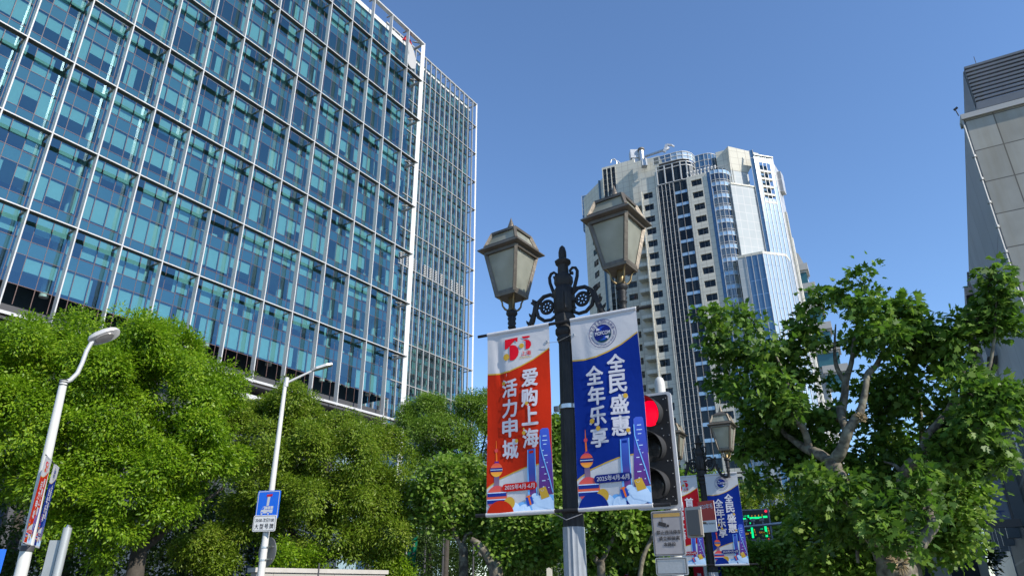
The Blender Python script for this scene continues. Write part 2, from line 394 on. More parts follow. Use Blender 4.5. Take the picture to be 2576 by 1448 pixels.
FAR = office_tower('office_tower', 'taller glass tower with closely spaced grey blades behind the white corner blade', c2, 2.82, 17, T2, 0, rows2, T2[-1] + 0.4, 174.0, 0.30, 0.5, 0.26, 2.0, 40, 9, 3,
    lambda x, z: 0.45, M_GLASS2, [M_SPAN2, mat('far_spandrel_dark', (0.12, 0.16, 0.18), 0.5)], louvre=lv, bm=mat('far_blade_grey', (0.30, 0.30, 0.295), 0.4, 0, (0.25, .05)))  # far blades coloured grey to carry the shade on their sides
q = MB(); q.box(-52, -3, 6, 40, 0, T2[-1] - 1.0); q.build('podium', M_SPAN2, FAR)
# rooftop sign seen from behind at the corner of the near tower
SG = thing('rooftop_sign', 'rounded grey sign panel with a red edge on the roof corner', 'sign', c1 + Vector((0, 0, 84.6)), heading(33.0))
q = MB(); pts = [(0.0, 0.0), (0.5, -0.9), (1.3, -1.2), (2.1, -0.8), (2.4, 0.3), (2.2, 1.6), (1.6, 2.9), (0.9, 3.7), (0.2, 3.9), (-0.5, 3.7), (0.25, 2.6), (0.45, 1.4)]
q.prism(pts, (-3.2, 1.15, 0.6), (1, 0, 0), (0, 0, 1), (0, 0.22, 0)); q.build('panel', mat('sign_grey', (0.36, 0.36, 0.36), 0.6), SG)
q = MB(); q.prism([(-1.2, 3.3), (0.3, 3.98), (1.0, 3.75), (0.6, 4.5), (-0.6, 4.6)], (-3.2, 1.1, 0.6), (1, 0, 0), (0, 0, 1), (0, 0.3, 0)); q.build('edge', mat('sign_red', (0.55, 0.02, 0.03), 0.5), SG)
# ================================================================ the cream apartment tower with mirrored bays
M_CREAM = panel_mat('cream_panels', (0.54, 0.52, 0.445), (0.36, 0.34, 0.30), (1.5, 1.5), 0.0, 0.05, 0.6, (0.3, 0.05), tone=0.02)
M_CREAML = panel_mat('cream_panels_left', (0.54, 0.52, 0.445), (0.36, 0.34, 0.30), (1.5, 1.5), R_(-41), 0.05, 0.6, (0.3, 0.05), tone=0.02)
M_WPANEL = panel_mat('white_panels', (0.385, 0.42, 0.435), (0.5, 0.5, 0.5), (1.6, 2.0), R_(41.5), 0.06, 0.6, (0.3, 0.03), tone=0.03, spec=0.12)
M_RGLASS = glass_mat('dark_window_glass', (0.30, 0.33, 0.34), 0.03, (0.62, 0.66, 0.68), 1.35, wob=0.4)
M_RGLASS_CLEAR = glass_mat('clear_window_glass', (0.72, 0.76, 0.76), 0.10, (0.8, 0.9, 1.0), 1.45, wob=0.2)
M_MIRROR = mat('mirror_glass', (0.44, 0.53, 0.60), 0.10, 0.36)  # pale base stands in for bright sky mirrored near the sun
M_BLUEG = mat('blue_glass', (0.10, 0.19, 0.29), 0.07, 0.4)
M_SPANB = mat('pale_blue_spandrel', (0.34, 0.47, 0.58), 0.12, 0.35)
M_ROOM = mat('room_dark', (0.035, 0.035, 0.035), 0.9)
M_CURT = mat('curtain_cloth', (0.50, 0.48, 0.44), 0.9, 0, (2.0, 0.15))
M_WFRAME = mat('window_frame_grey', (0.20, 0.19, 0.18), 0.5)
M_LOUVSTEEL = mat('rooftop_steel', (0.42, 0.43, 0.44), 0.45, 0.5, (1.5, 0.15))
RA = polar(17.4, 135.0)
RES = thing('apartment_tower', 'cream apartment tower with rows of square windows and mirrored blue bays', 'apartment building', RA, heading(116.5))
_f = Vector((math.sin(R_(116.5)), math.cos(R_(116.5)))); _b = Vector((math.sin(R_(26.5)), math.cos(R_(26.5))))
def rx(az, y=0.0):
    "position along the front where the direction az meets the plane y metres behind the front"
    s, c = math.sin(R_(az)), math.cos(R_(az)); ox = RA.x + _b.x * y; oy = RA.y + _b.y * y
    return (oy * s - ox * c) / (_f.x * c - _f.y * s)
def rz(tan, az, y=0.0):
    x = rx(az, y); p = Vector((RA.x + _f.x * x + _b.x * y, RA.y + _f.y * x + _b.y * y)); return 1.6 + tan * p.length
rr = random.Random(11)
FL = [82.6 - 3.0 * k for k in range(27)]            # middle of each storey's window
wall = MB(); wins = []; curts = MB(); rooms = MB()
def window_column(x0, x1, wx0, wx1, y, ztop, zmin=2.0, wh=1.5, skip=()):
    "a strip of wall with a window on every storey; the glass sits back in its opening"
    d = 0.28
    wall.box(x0, wx0, y, y + 0.6, 0, ztop); wall.box(wx1, x1, y, y + 0.6, 0, ztop)
    prev = ztop
    for k, z in enumerate(FL):
        if z + wh / 2 > ztop - 0.5 or z < zmin: continue
        wall.box(wx0, wx1, y, y + 0.6, z + wh / 2, prev); prev = z - wh / 2
        q = MB(); xm = wx0 + (wx1 - wx0) * 0.52; h0, h1 = z - wh / 2, z + wh / 2
        for (a, b_) in ((wx0 + .06, xm - .03), (xm + .03, wx1 - .06)): q.quad((a, y + d, h0 + .06), (b_, y + d, h0 + .06), (b_, y + d, h1 - .06), (a, y + d, h1 - .06), 0)
        for (a, b_, c, e) in ((wx0, wx0 + .06, h0, h1), (wx1 - .06, wx1, h0, h1), (xm - .03, xm + .03, h0, h1)): q.box(a, b_, y + d - .04, y + d + .04, c, e, 1)
        for (c, e) in ((h0, h0 + .06), (h1 - .06, h1)): q.box(wx0 + .06, wx1 - .06, y + d - .035, y + d + .035, c, e, 1)
        if rr.random() < 0.5: q.box(xm + 0.1, wx1 - 0.1, y + d - .03, y + d + .03, h1 - 0.55, h1 - 0.5, 1)
        wins.append((z, q))
        for (a, b_) in ((wx0 + .1, wx0 + rr.uniform(.3, .7)), (wx1 - rr.uniform(.3, .7), wx1 - .1)):
            if rr.random() < 0.8:
                n = max(2, int((b_ - a) / 0.12)); pts = [(a + (b_ - a) * i / n, y + d + 0.14 + (0.05 if i % 2 else 0)) for i in range(n + 1)]
                for (p, r_) in zip(pts, pts[1:]): curts.quad((p[0], p[1], h0), (r_[0], r_[1], h0), (r_[0], r_[1], h1), (p[0], p[1], h1))
        rooms.box(wx0 - .05, wx1 + .05, y + 0.62, y + 2.2, h0 - .1, h1 + .1)
    wall.box(wx0, wx1, y, y + 0.6, 0, prev)
YL = 6.0                                            # the left bay stands further back
zL = rz(0.6584, 10.1, YL)
xA, xB, xC = rx(8.87, YL), rx(10.10, YL), rx(11.94, YL)
window_column(xB, xC, rx(10.42, YL), rx(11.2, YL), YL, zL)
# dark strip of glass at the left corner
def curtain(name, x0, x1, y, z0, z1, nx, storey, glass, fr, spandrel=None, sp_h=0.9, frame=0.07, room=True, ph=0.0):
    pan = MB(); fm = MB(); sp = MB(); wd = (x1 - x0) / nx
    z = z1; k = 0; lines = []
    while z > z0: lines.append(z); z -= storey
    lines.append(z0)
    for i in range(nx):
        for za, zb in zip(lines, lines[1:]):
            t1 = rr.gauss(0, 0.004); t2 = rr.gauss(0, 0.004)
            a, b_ = x0 + wd * i + .02, x0 + wd * (i + 1) - .02
            pan.quad((a, y + t1 + t2, zb + .02), (b_, y - t1 + t2, zb + .02), (b_, y - t1 - t2, za - .02), (a, y + t1 - t2, za - .02))
    for i in range(nx + 1): fm.box(x0 + wd * i - frame, x0 + wd * i + frame, y - .16, y - 0.01, z0, z1)
    hb = MB()
    for z in lines: hb.box(x0, x1, y - 0.06, y - 0.012, z - .035, z + .035)
    hb.build(name + '_rail', M_WFRAME, RES)
    pan.raw(name + '_pane', glass, RES); fm.build(name + '_frame', fr, RES)
    if room:
        q = MB(); q.box(x0, x1, y + 1.4, y + 3.0, z0, z1); q.build('inner_wall', M_ROOM, RES)
        for z in lines: curts.box(x0, x1, y + 0.15, y + 1.3, z - 0.12, z + 0.12)
        for i in range(nx):
            for z in lines[:-1]:
                if rr.random() < 0.6:
                    a = x0 + wd * i + .1; b_ = a + wd * rr.uniform(.3, .8); curts.quad((a, y + .3, z - storey + .4), (b_, y + .32, z - storey + .4), (b_, y + .32, z - .3), (a, y + .3, z - .3))
curtain('corner_glazing', xA, xB, YL + 0.05, 0, zL - 0.6, 3, 1.5, M_RGLASS, M_CREAM, frame=0.09)
wall.box(xA - 0.15, xB, YL, YL + 0.6, zL - 0.6, zL)
wall.box(xA - 0.15, xC + 0.3, YL + 0.6, YL + 16, 0, zL - 1.2)
# notch and middle bay
xD, xE, xF = rx(12.29, 0), rx(13.95, 0), rx(16.55, 0)
zM = rz(0.6526, 11.95, YL)
wall.box(xC, xE, 4.0, 12, 0, rz(0.660, 12.6, 4.0))
for k, z in enumerate(FL): 
    if z < zM - 5: rooms.box(xC + .25, xD - .02, 3.0, 3.98, z - 1.0, z + 1.2)
wall.box(xC, xD, 2.5, 3.9, 0, rz(0.62, 12.1, 2.5))
for z in FL: wall.box(xC + 0.02, xD - 0.02, 0.4, 2.48, z - 1.75, z - 0.95)
window_column(xD, xE - 0.15, rx(12.5, 0), rx(13.36, 0), 0.0, rz(0.624, 12.6, 0))
wall.box(xD, xD + 0.25, -0.22, -0.003, 0, rz(0.60, 12.6, 0)); wall.box(xE - 0.45, xE - 0.15, -0.42, -0.003, 0, rz(0.632, 13.9, 0))
# tall glazed bay
zG = rz(0.6045, 14, 0)
curtain('left_bay', xE, rx(15.35), -0.3, 0, zG, 4, 1.5, M_RGLASS, M_WHITE, frame=0.042)
xm = rx(15.35); 
curtain('right_bay', xm + .12, xF, -0.25, 0, zG, 2, 3.0, M_RGLASS, M_WFRAME, frame=0.05)
for z in FL[:26]:
    q = MB(); q.box(xm + .14, xF - .02, -0.36, -0.28, z - 1.65, z - 0.95); q.build('bay_spandrel', M_SPANB, RES)
# penthouse windows and glass crown over the bay, rounded at the right end
zP0, zP1 = zG + 0.2, rz(0.6400, 14, 0)
zC0, zC1 = zP1 + 0.6, rz(0.6585, 14, 0)
def bay_path(x0, x1, y, bulge, n):
    "plan of a bay: flat, then rounded back at its right end"
    pts = [(x0, y), (x1 - bulge, y)]
    for i in range(1, n + 1):
        a = (math.pi / 2) * i / n; pts.append((x1 - bulge + bulge * math.sin(a), y + bulge * (1 - math.cos(a)) * 1.1))
    return pts
def resample(pts, step):
    out = [pts[0]]; 
    for a, b_ in zip(pts, pts[1:]):
        L = math.hypot(b_[0] - a[0], b_[1] - a[1]); n = max(1, round(L / step))
        for i in range(1, n + 1): out.append((a[0] + (b_[0] - a[0]) * i / n, a[1] + (b_[1] - a[1]) * i / n))
    return out
def ribbon(path, z0, z1, gap=0.02, jit=0.0):
    q = MB()
    for a, b_ in zip(path, path[1:]):
        t = rr.gauss(0, jit) if jit else 0
        q.quad((a[0], a[1] + t, z0 + gap), (b_[0], b_[1] - t, z0 + gap), (b_[0], b_[1] - t, z1 - gap), (a[0], a[1] + t, z1 - gap))
    return q
def posts(path, z0, z1, r, mb):
    for p in path: mb.box(p[0] - r, p[0] + r, p[1] - r - 0.05, p[1] + r - 0.05, z0, z1)
crown = resample(bay_path(rx(13.74, -0.6), rx(17.3, -0.6), -0.6, 3.2, 4), 1.5)
ribbon(crown[:4], zC0, zC1, jit=.01).raw('crown_pane', M_RGLASS, RES); ribbon(crown[3:], zC0, zC1, jit=.006).raw('crown_pane', M_MIRROR, RES)
fm = MB(); posts(crown, zC0, zC1 + 0.1, 0.07, fm)
for a, b_ in zip(crown, crown[1:]):
    for z in (zC0, (zC0 + zC1) / 2, zC1): fm.beam((a[0], a[1] - .05, z), (b_[0], b_[1] - .05, z), 0.12, 0.14)
pent = resample(bay_path(rx(13.95, -0.35), rx(17.25, -0.35), -0.35, 2.6, 3), 1.75)
posts(pent, zP0, zP1 + .1, 0.13, fm)
for a, b_ in zip(pent, pent[1:]):
    for z in (zP0, zP1 - 0.9, zP1): fm.beam((a[0], a[1] - .05, z), (b_[0], b_[1] - .05, z), 0.2, 0.16)
fm.build('crown_frame', M_WHITE, RES)
ribbon(pent, zP0, zP1).raw('penthouse_pane', M_RGLASS, RES)
q = MB(); q.box(xE + .3, xF + 0.6, 1.5, 6, 0, zC1 - .5); q.build('inner_wall', M_ROOM, RES)
for p in pent[::2]: curts.box(p[0] + .2, p[0] + .9, p[1] + .5, p[1] + .55, zP0, zP1 - 1)
wall.box(xE - 0.1, xF + 1.5, 6.1, 14, 0, zC1 - 0.4)
# cream bay right of it
zR = rz(0.6125, 16.8); xG, xH, xI = rx(18.42), rx(18.75), rx(20.2)
window_column(xF + .1, xG, rx(16.98), rx(17.92), -0.5, zR)
q = MB()
for i in range(9): q.lathe([(0.16, zR), (0.16, zR + 0.9), (0.26, zR + 1.0), (0.26, zR + 1.35), (0.0, zR + 1.5)], 8, (xF + .4 + i * 0.75, -0.2, 0))
q.box(xF + .1, xI, -0.25, -0.2, zR + 0.85, zR + 0.92); q.build('roof_railing', M_WHITE, RES, smooth=40)
# blue strip and rounded bay with white glazing bars
q = MB()
for z in [zR - 1.5 * i for i in range(int(zR / 1.5))]: q.box(xG + .02, xH, -0.45, -0.1, z - 1.46, z)
q.build('blue_strip', M_BLUEG, RES)
rb = resample(bay_path(xH, xI + 0.4, -0.75, 2.9, 5), 0.95)
zt = zR + 0.3
vis = MB(); spds = {}; fmr = MB(); posts(rb, 0, zt, 0.055, fmr)
for k, z in enumerate(FL):
    if z > zR - 0.4 or z < 4: continue
    for a, b_ in zip(rb, rb[1:]):
        vis.quad((a[0], a[1], z - 1.1), (b_[0], b_[1], z - 1.1), (b_[0], b_[1], z + 0.95), (a[0], a[1], z + 0.95))
        spf = spds.setdefault(k, MB()); spf.quad((a[0], a[1], z + 0.97), (b_[0], b_[1], z + 0.97), (b_[0], b_[1], z + 1.9), (a[0], a[1], z + 1.9))
        for zz in (z - 1.1, z - 0.6, z + 0.95): fmr.beam((a[0], a[1] - .04, zz), (b_[0], b_[1] - .04, zz), 0.08, 0.07)
        if rr.random() < 0.85:
            dx, dy = b_[0] - a[0], b_[1] - a[1]; n = 5
            for i in range(n):
                t0, t1 = i / n, (i + 1) / n; o = 0.12 + 0.06 * (i % 2); o2 = 0.12 + 0.06 * ((i + 1) % 2)
                if rr.random() < 0.85: curts.quad((a[0] + dx * t0, a[1] + dy * t0 + o, z - 1.05), (a[0] + dx * t1, a[1] + dy * t1 + o2, z - 1.05), (a[0] + dx * t1, a[1] + dy * t1 + o2, z + .9), (a[0] + dx * t0, a[1] + dy * t0 + o, z + .9))
vis.raw('round_bay_pane', M_RGLASS_CLEAR, RES); [s_.raw('round_bay_spandrel', M_SPANB, RES) for s_ in spds.values()]; fmr.build('round_bay_frame', M_WHITE, RES)
q = MB(); q.box(xH, xI + .2, 2.6, 5.0, 0, zt); q.box(xH, xI - 1.2, 1.0, 2.6, 0, zt); q.build('inner_wall', M_ROOM, RES)
q = MB(); q.add([(p[0], p[1], zt) for p in rb] + [(xI, 5, zt), (xH, 5, zt)], [tuple(range(len(rb) + 2))]); q.build('bay_roof', M_WHITE, RES)
# second, upper rounded bay behind it
zt2 = rz(0.6537, 18.6, 3.0)
rb2 = resample(bay_path(rx(17.4, 3), rx(19.45, 3), 3.0, 2.6, 5), 1.0)
ribbon(rb2, zR - 2, zt2, jit=.004).raw('upper_bay_pane', M_BLUEG, RES); fm = MB(); posts(rb2, zR - 2, zt2 + .1, 0.06, fm)
for a, b_ in zip(rb2, rb2[1:]):
    for z in (zt2, zt2 - 1.6, zt2 - 3.2, zt2 - 4.8): fm.beam((a[0], a[1] - .05, z), (b_[0], b_[1] - .05, z), 0.1, 0.09)
fm.build('upper_bay_frame', M_WHITE, RES)
# crown wall, white panel facet, mirrored facets (turned 41 degrees from the front)
def facet(p0, ang, L, z0, z1, name, m, th=0.5, off=0.0):
    d = Vector((math.cos(ang), math.sin(ang), 0)); n = Vector((-d.y, d.x, 0)); p = Vector((p0[0], p0[1], 0)) + n * off
    q = MB(); P = [p, p + d * L, p + d * L + n * th, p + n * th]
    q.add([v + Vector((0, 0, z0)) for v in P] + [v + Vector((0, 0, z1)) for v in P], [(3, 2, 1, 0), (4, 5, 6, 7), (0, 1, 5, 4), (1, 2, 6, 5), (2, 3, 7, 6), (3, 0, 4, 7)]); return q.build(name, m, RES), p + d * L
AF = R_(41.5)
zpan = 80.6; zlow = 63.0; zcr = 91.0; zmir = 87.4
xP = rx(20.34); p0 = (xP, 0.2)
q = MB(); q.box(xI + .3, xP, 0.5, 1.2, 0, zpan); q.build('dark_recess', M_ROOM, RES)
_, p1 = facet(p0, AF, 6.0, zlow - 3, zpan, 'white_facet', M_WPANEL)
facet(p0, AF, 6.1, zpan, zpan + .35, 'facet_coping', M_CREAM, 0.8, -0.15)
# upper crown: a leaning cream hood with the white panel below it
q = MB(); xa, xb = rx(19.5, 4), rx(20.6, 2.5)
q.box(xa, xb + 0.3, 2.8, 8, zpan - 8, zcr); q.build('crown_wall', M_CREAM, RES)
u0 = (rx(20.55, 2.6), 2.6)
_, u1 = facet(u0, AF, 4.3, zpan - 2, zcr - 5.6, 'white_facet', M_WPANEL)
hood = MB(); d = Vector((math.cos(AF), math.sin(AF), 0)); nn = Vector((-d.y, d.x, 0)); A = Vector((u0[0], u0[1], 0))
B0 = A + Vector((0, 0, zcr - 5.55)); B1 = A + d * 4.3 + Vector((0, 0, zcr - 5.55)); C0 = A - nn * 0.9 - d * 0.4 + Vector((0, 0, zcr)); C1 = A + d * 7.2 - nn * 0.9 + Vector((0, 0, zcr - 0.6))
hood.add([B0, B1, C1, C0, B0 + nn * 3, B1 + nn * 3, C1 + nn * 3, C0 + nn * 3], [(0, 1, 2, 3), (4, 7, 6, 5), (0, 4, 5, 1), (1, 5, 6, 2), (2, 6, 7, 3), (3, 7, 4, 0)]); hood.build('crown_hood', M_CREAM, RES)
# mirrored wing
def mirror_wall(p, ang, L, z0, z1, nx, m, name='mirror_wall', holes=None, bar=0.032):
    d = Vector((math.cos(ang), math.sin(ang), 0)); n = Vector((-d.y, d.x, 0)); p = Vector((p[0], p[1], 0)); q = MB(); fmm = MB(); wd = L / nx
    for i in range(nx):
        z = z0
        while z < z1 - .1:
            zb = min(z + 3.0, z1); skip = False
            if holes and holes[0] <= i < holes[1] and holes[2] < (z + zb) / 2 < holes[3]: skip = True
            if not skip:
                t1 = rr.gauss(0, .004); t2 = rr.gauss(0, .004)
                a = p + d * (wd * i + .02); b_ = p + d * (wd * (i + 1) - .02); up = Vector((0, 0, 1))
                q.quad(a + up * (z + .02) + n * (t1 + t2), b_ + up * (z + .02) + n * (t2 - t1), b_ + up * (zb - .02) - n * (t1 + t2), a + up * (zb - .02) + n * (t1 - t2))
            z = zb
    for i in range(nx + 1):
        a = p + d * (wd * i) - n * 0.06; fmm.beam(a + Vector((0, 0, z0)), a + Vector((0, 0, z1)), bar * 2, 0.1, up=d)
    q.raw(name, m, RES); fmm.build(name + '_bars', M_WHITE, RES); return p + d * L
m0 = (p1.x + 0.0, p1.y - 0.3)
e0 = mirror_wall((m0[0], m0[1]), R_(8), 0.75, zlow - 2, zcr - 1.0, 1, M_BLUEG, 'blue_wall')
HZ0, HZ1 = 76.9, 86.6
m1 = (e0.x, e0.y)
e1 = mirror_wall(m1, AF, 4.7, 0, zmir + 1.2, 5, M_MIRROR, holes=(1, 4, HZ0, HZ1))
d = Vector((math.cos(AF), math.sin(AF), 0)); n = Vector((-d.y, d.x, 0)); P0 = Vector((m1[0], m1[1], 0))
q = MB()
for k in range(5): 
    z = HZ0 + 0.1 + k * 1.95; q.beam(P0 + d * 0.94 + Vector((0, 0, z)) + n * .25, P0 + d * 3.76 + Vector((0, 0, z)) + n * .25, 0.6, 0.5)
q.build('balcony_slab', M_CREAM, RES)
q = MB(); q.add([P0 + d * 0.94 + n * 1.2 + Vector((0, 0, HZ0 - .5)), P0 + d * 3.76 + n * 1.2 + Vector((0, 0, HZ0 - .5)), P0 + d * 3.76 + n * 1.2 + Vector((0, 0, HZ1 + .5)), P0 + d * 0.94 + n * 1.2 + Vector((0, 0, HZ1 + .5))], [(0, 1, 2, 3)]); q.raw('balcony_back', M_BLUEG, RES)
q = MB(); q.beam(P0 + Vector((0, 0, zmir + 1.25)) - n * .1, P0 + d * 4.7 + Vector((0, 0, zmir + 1.25)) - n * .1, 0.4, 0.25); q.build('wing_coping', M_WHITE, RES)
# side going away on the right, striped
AS = R_(82.0)
M_SIDEG = panel_mat('side_grey', (0.34, 0.35, 0.37), (0.6, 0.6, 0.6), (1.1, 3.0), AS, 0.08, 0.4)
facet((e1.x, e1.y), AS, 4.6, 0, zmir + 0.2, 'side_wall', M_SIDEG)
facet((e1.x + .2, e1.y + 2.2), AS, 0.8, 0, 76, 'side_pier', M_CREAM, 0.5, -0.5)
facet((e1.x + .3, e1.y + 3.7), AS, 0.8, 0, 76, 'side_pier', M_CREAM, 0.5, -0.35)
facet((e1.x + .15, e1.y + 1.9), AS, 2.2, 81, 86.0, 'side_box', M_SIDEG, 1.2, -0.9)
facet((e1.x + .6, e1.y + 4.6), AS, 1.0, 0, 71, 'side_pier', M_CREAM, 0.5, -0.2)
# low mirrored block in front of the wing
b0 = (rx(20.05, -1.2), -1.2)
wl = mirror_wall((b0[0] + 1.4, b0[1] - .3), R_(0), 3.3, 0, zlow - 0.6, 3, M_BLUEG, 'low_block_blue')
wr = mirror_wall((wl.x, wl.y), AF, 5.2, 0, zlow - 0.6, 6, M_MIRROR, 'low_block_mirror')
we = mirror_wall((wr.x, wr.y), R_(80), 3.0, 0, zlow - 0.6, 2, M_MIRROR, 'low_block_side')
q = MB(); cp = [(b0[0] - .2, b0[1] - .3), (b0[0] + 1.4, b0[1] - .35), (wl.x, wl.y - .05), (wr.x + .1, wr.y), (we.x, we.y), (we.x - 4, we.y), (b0[0] - .2, b0[1] + 5)]
q.prism(cp, (0, 0, zlow - .6), (1, 0, 0), (0, 1, 0), (0, 0, .55)); q.build('low_block_coping', M_CREAM, RES)
q = MB(); q.box(b0[0] - .2, b0[0] + 1.38, b0[1] - .25, b0[1] + 3, 0, zlow - .6); q.build('low_block_wall', M_WPANEL, RES)
# left shaded facet and the box that hangs out at its top
pL = Vector((xA - .15, YL, 0)); AL = R_(-41)
dl = Vector((math.cos(AL + math.pi), math.sin(AL + math.pi), 0))
q = MB(); nl = Vector((dl.y, -dl.x, 0)) * -1
Pq = [pL, pL + dl * 10.0, pL + dl * 10 + Vector((8, 8, 0)), pL + Vector((3, 8, 0))]
q.add([v for v in Pq] + [v + Vector((0, 0, zL - 3)) for v in Pq], [(3, 2, 1, 0), (4, 5, 6, 7), (0, 1, 5, 4), (1, 2, 6, 5), (2, 3, 7, 6), (3, 0, 4, 7)]); q.build('left_facet', M_CREAML, RES)
nn2 = Vector((-math.sin(-AL), -math.cos(AL), 0)); nn2 = Vector((-0.656, -0.755, 0))
for k, z in enumerate(FL):
    if z > 80 or z < 3: continue
    q = MB(); a = pL + dl * 4.4 + nn2 * .03; b_ = pL + dl * 6.4 + nn2 * .03; up = Vector((0, 0, 1))
    q.beam(a + up * z, b_ + up * z, 0.06, 1.5, 0); q.beam((a + b_) / 2 + nn2 * .03 + up * (z - .75), (a + b_) / 2 + nn2 * .03 + up * (z + .75), .06, .06, 1); wins.append((z - 1, q))
q = MB(); a = pL + dl * 1.2 + nn2 * .05; q.beam(a, a + Vector((0, 0, zL - 3)), 0.9, 0.2, up=dl); q.build('blue_strip', M_BLUEG, RES)
xL0, xL1 = rx(6.75, 16), rx(8.75, 16); zb1 = rz(0.602, 6.8, 16); zb0 = rz(0.535, 6.75, 16)
q = MB(); q.box(xL0 + 2.4, xL1, 16, 24, zb0, zb1); q.build('hanging_box', M_CREAM, RES)
q = MB(); q.box(xL0, xL0 + 2.4, 15.95, 24, zb0 + .1, zb1 - .05); q.build('hanging_box_glass', M_BLUEG, RES)
q = MB()
for z in [zb1 - 1.4 * i for i in range(8)]: q.box(xL0 - .02, xL0 + 2.38, 15.9, 15.948, z - .05, z + .02)
for i in range(3): q.box(xL0 + 1.2 * i - .04, xL0 + 1.2 * i + .04, 15.87, 15.94, zb0 + .1, zb1)
q.build('hanging_box_bars', M_WHITE, RES)
wall.build('wall', M_CREAM, RES); many('window', wins, [M_RGLASS, M_WFRAME], RES)
curts.raw('curtain', M_CURT, RES)['kind'] = 'stuff'
rooms.build('room', M_ROOM, RES)
# plant on the roof: the bright steel flue, cleaning crane, cabinets
fl = spot(1615, 400, 145.0); flz = fl.z
FLUE = thing('flue', 'polished steel flue on the tower roof, glinting in the sun', 'flue', (fl.x, fl.y, flz - 2.5))
q = MB(); q.lathe([(0.6, 0), (0.6, 4.7), (0.58, 4.8)], 32); q.build('pipe', mat('bright_steel', (0.80, 0.74, 0.66), 0.36, 1.0), FLUE, smooth=40)
q = MB(); q.lathe([(0.6, 4.8), (0.82, 5.05), (0.82, 5.4), (0.78, 5.45)], 32); q.build('cap', mat('flue_cap', (0.12, 0.11, 0.1), 0.6), FLUE, smooth=40)
q = MB(); q.lathe([(1.1, -1.2), (1.1, 0.2), (0.75, 0.3)], 20); q.build('base', M_LOUVSTEEL, FLUE, smooth=40)
cr = spot(1622, 394, 139.0)
CR = thing('cleaning_crane', 'long grey facade cleaning crane arm lying across the tower roof', 'crane', cr)
e = spot(1673, 376.5, 137.0) - cr; q = MB(); q.beam((0, 0, 0), e * 0.98, 0.4, 0.42); q.build('boom', M_LOUVSTEEL, CR)
e2 = spot(1677, 364, 137.0) - cr; e3 = spot(1690, 365, 137.0) - cr; q = MB(); q.beam(e + (e - e2) * .5, e2, 0.45, 0.6); q.beam(e2, e3, 0.35, 0.4); q.beam(e3, e3 + Vector((.5, 0, -.5)), .3, .3); q.beam(e, e + Vector((.9, 0, .5)), .5, .6); q.build('cradle_hook', M_LOUVSTEEL, CR)
q = MB(); q.box(-.7, .5, .2, 1.6, -2.2, -0.25); q.build('carriage', M_LOUVSTEEL, CR)
for (px, py, s, nm, lb) in ((1598, 392, 1.5, 'air_conditioner', 'grey plant cabinet beside the shining flue on the roof'), (1551, 408, 1.1, 'davit', 'small bent davit arm on the left end of the tower roof')):
    c = spot(px, py, 146.0)
    o = thing(nm, lb, 'rooftop plant', c)
    q = MB()
    if nm == 'davit': q.tube([(0, 0, -3.5), (0, 0, 0.3), (-0.5, 0, 0.9), (-1.2, 0, 0.7), (-1.5, 0, -0.2)], 0.16, 8); q.tube([(0.8, 0, -3.5), (0.8, 0, -0.3), (0.2, 0, 0.4)], 0.13, 8)
    else: q.box(-1.3, 1.3, -1, 1, -1.2, 1.2); q.box(-1.0, 1.5, -.8, .8, -4, -1.2)
    q.build('body', M_LOUVSTEEL, o)
# the stepped tower far behind on the right
fb = spot(2047, 700, 260.0)
STEP = thing('stepped_tower', 'distant tower with stepped balconies and green glass, half hidden by the apartment tower', 'building', (fb.x, fb.y, 0), heading(116.5))
M_STONE = mat('far_stone', (0.42, 0.40, 0.37), 0.7, 0, (0.2, 0.08)); M_GREENG = mat('green_glass', (0.05, 0.14, 0.15), 0.15, 0.2)
ztop = spot(2010, 632, 260).z
q = MB(); q.box(-14, -2.2, 0, 20, 0, ztop - 6); q.add([(-11, -.5, ztop - 6), (-2.2, -.5, ztop - 6), (-3.6, -.5, ztop - 1), (-5, -.5, ztop), (-9, -.5, ztop), (-11, 8, ztop - 6), (-2.2, 8, ztop - 6), (-3.6, 8, ztop - 1), (-5, 8, ztop), (-9, 8, ztop)], [(0, 1, 2, 3, 4), (9, 8, 7, 6, 5), (0, 5, 6, 1), (1, 6, 7, 2), (2, 7, 8, 3), (3, 8, 9, 4), (4, 9, 5, 0)]); q.build('wall', M_STONE, STEP)
for i in range(6):
    z = ztop - 6 - i * 8.0; x = -2.0 + i * 1.3
    q = MB(); q.box(x - 7.5, x + 0.8, -2.0, 6, z - 2.6, z); q.box(x - 7.2, x + 0.2, -1.4, 6, z - 3.4, z - 2.6); q.build('balcony', M_STONE, STEP)
    q = MB(); q.box(x - 7.0, x - 0.1, -1.0, 5, z - 8.0, z - 3.4); q.build('window', M_GREENG, STEP)
# ================================================================ the concrete building on the right with a louvred box on its roof
K0 = polar(38.6, 28.0)
zK = 0.5893 * 28 + 1.6
RB = thing('concrete_building', 'pale concrete panel building with a louvred rooftop screen at the right edge', 'building', K0, heading(119.0))
M_CONC = panel_mat('concrete_panels', (0.33, 0.32, 0.285), (0.10, 0.095, 0.09), (1.32, 1.36), 0.0, 0.022, 0.75, (1.2, 0.10), off=(0.35, -18.1 + 1.36 * 14 + 0.06), tone=0.09, stain=(1.3, 0.5, (0.22, 0.18, 0.11)))
M_METAL = panel_mat('grey_metal_panels', (0.24, 0.26, 0.28), (0.06, 0.06, 0.065), (3.2, 4.5), R_(87.3), 0.03, 0.45, (0.5, 0.12), tone=0.08)
M_LOUV = mat('louvre_grey', (0.15, 0.155, 0.16), 0.45, 0.3, (0.8, 0.1))
M_DKSIGN = mat('dark_steel', (0.05, 0.05, 0.055), 0.6)
as_ = R_(119.0 - 31.7); sx, sy = math.cos(as_), math.sin(as_)     # direction of the side wall, running away from the street corner
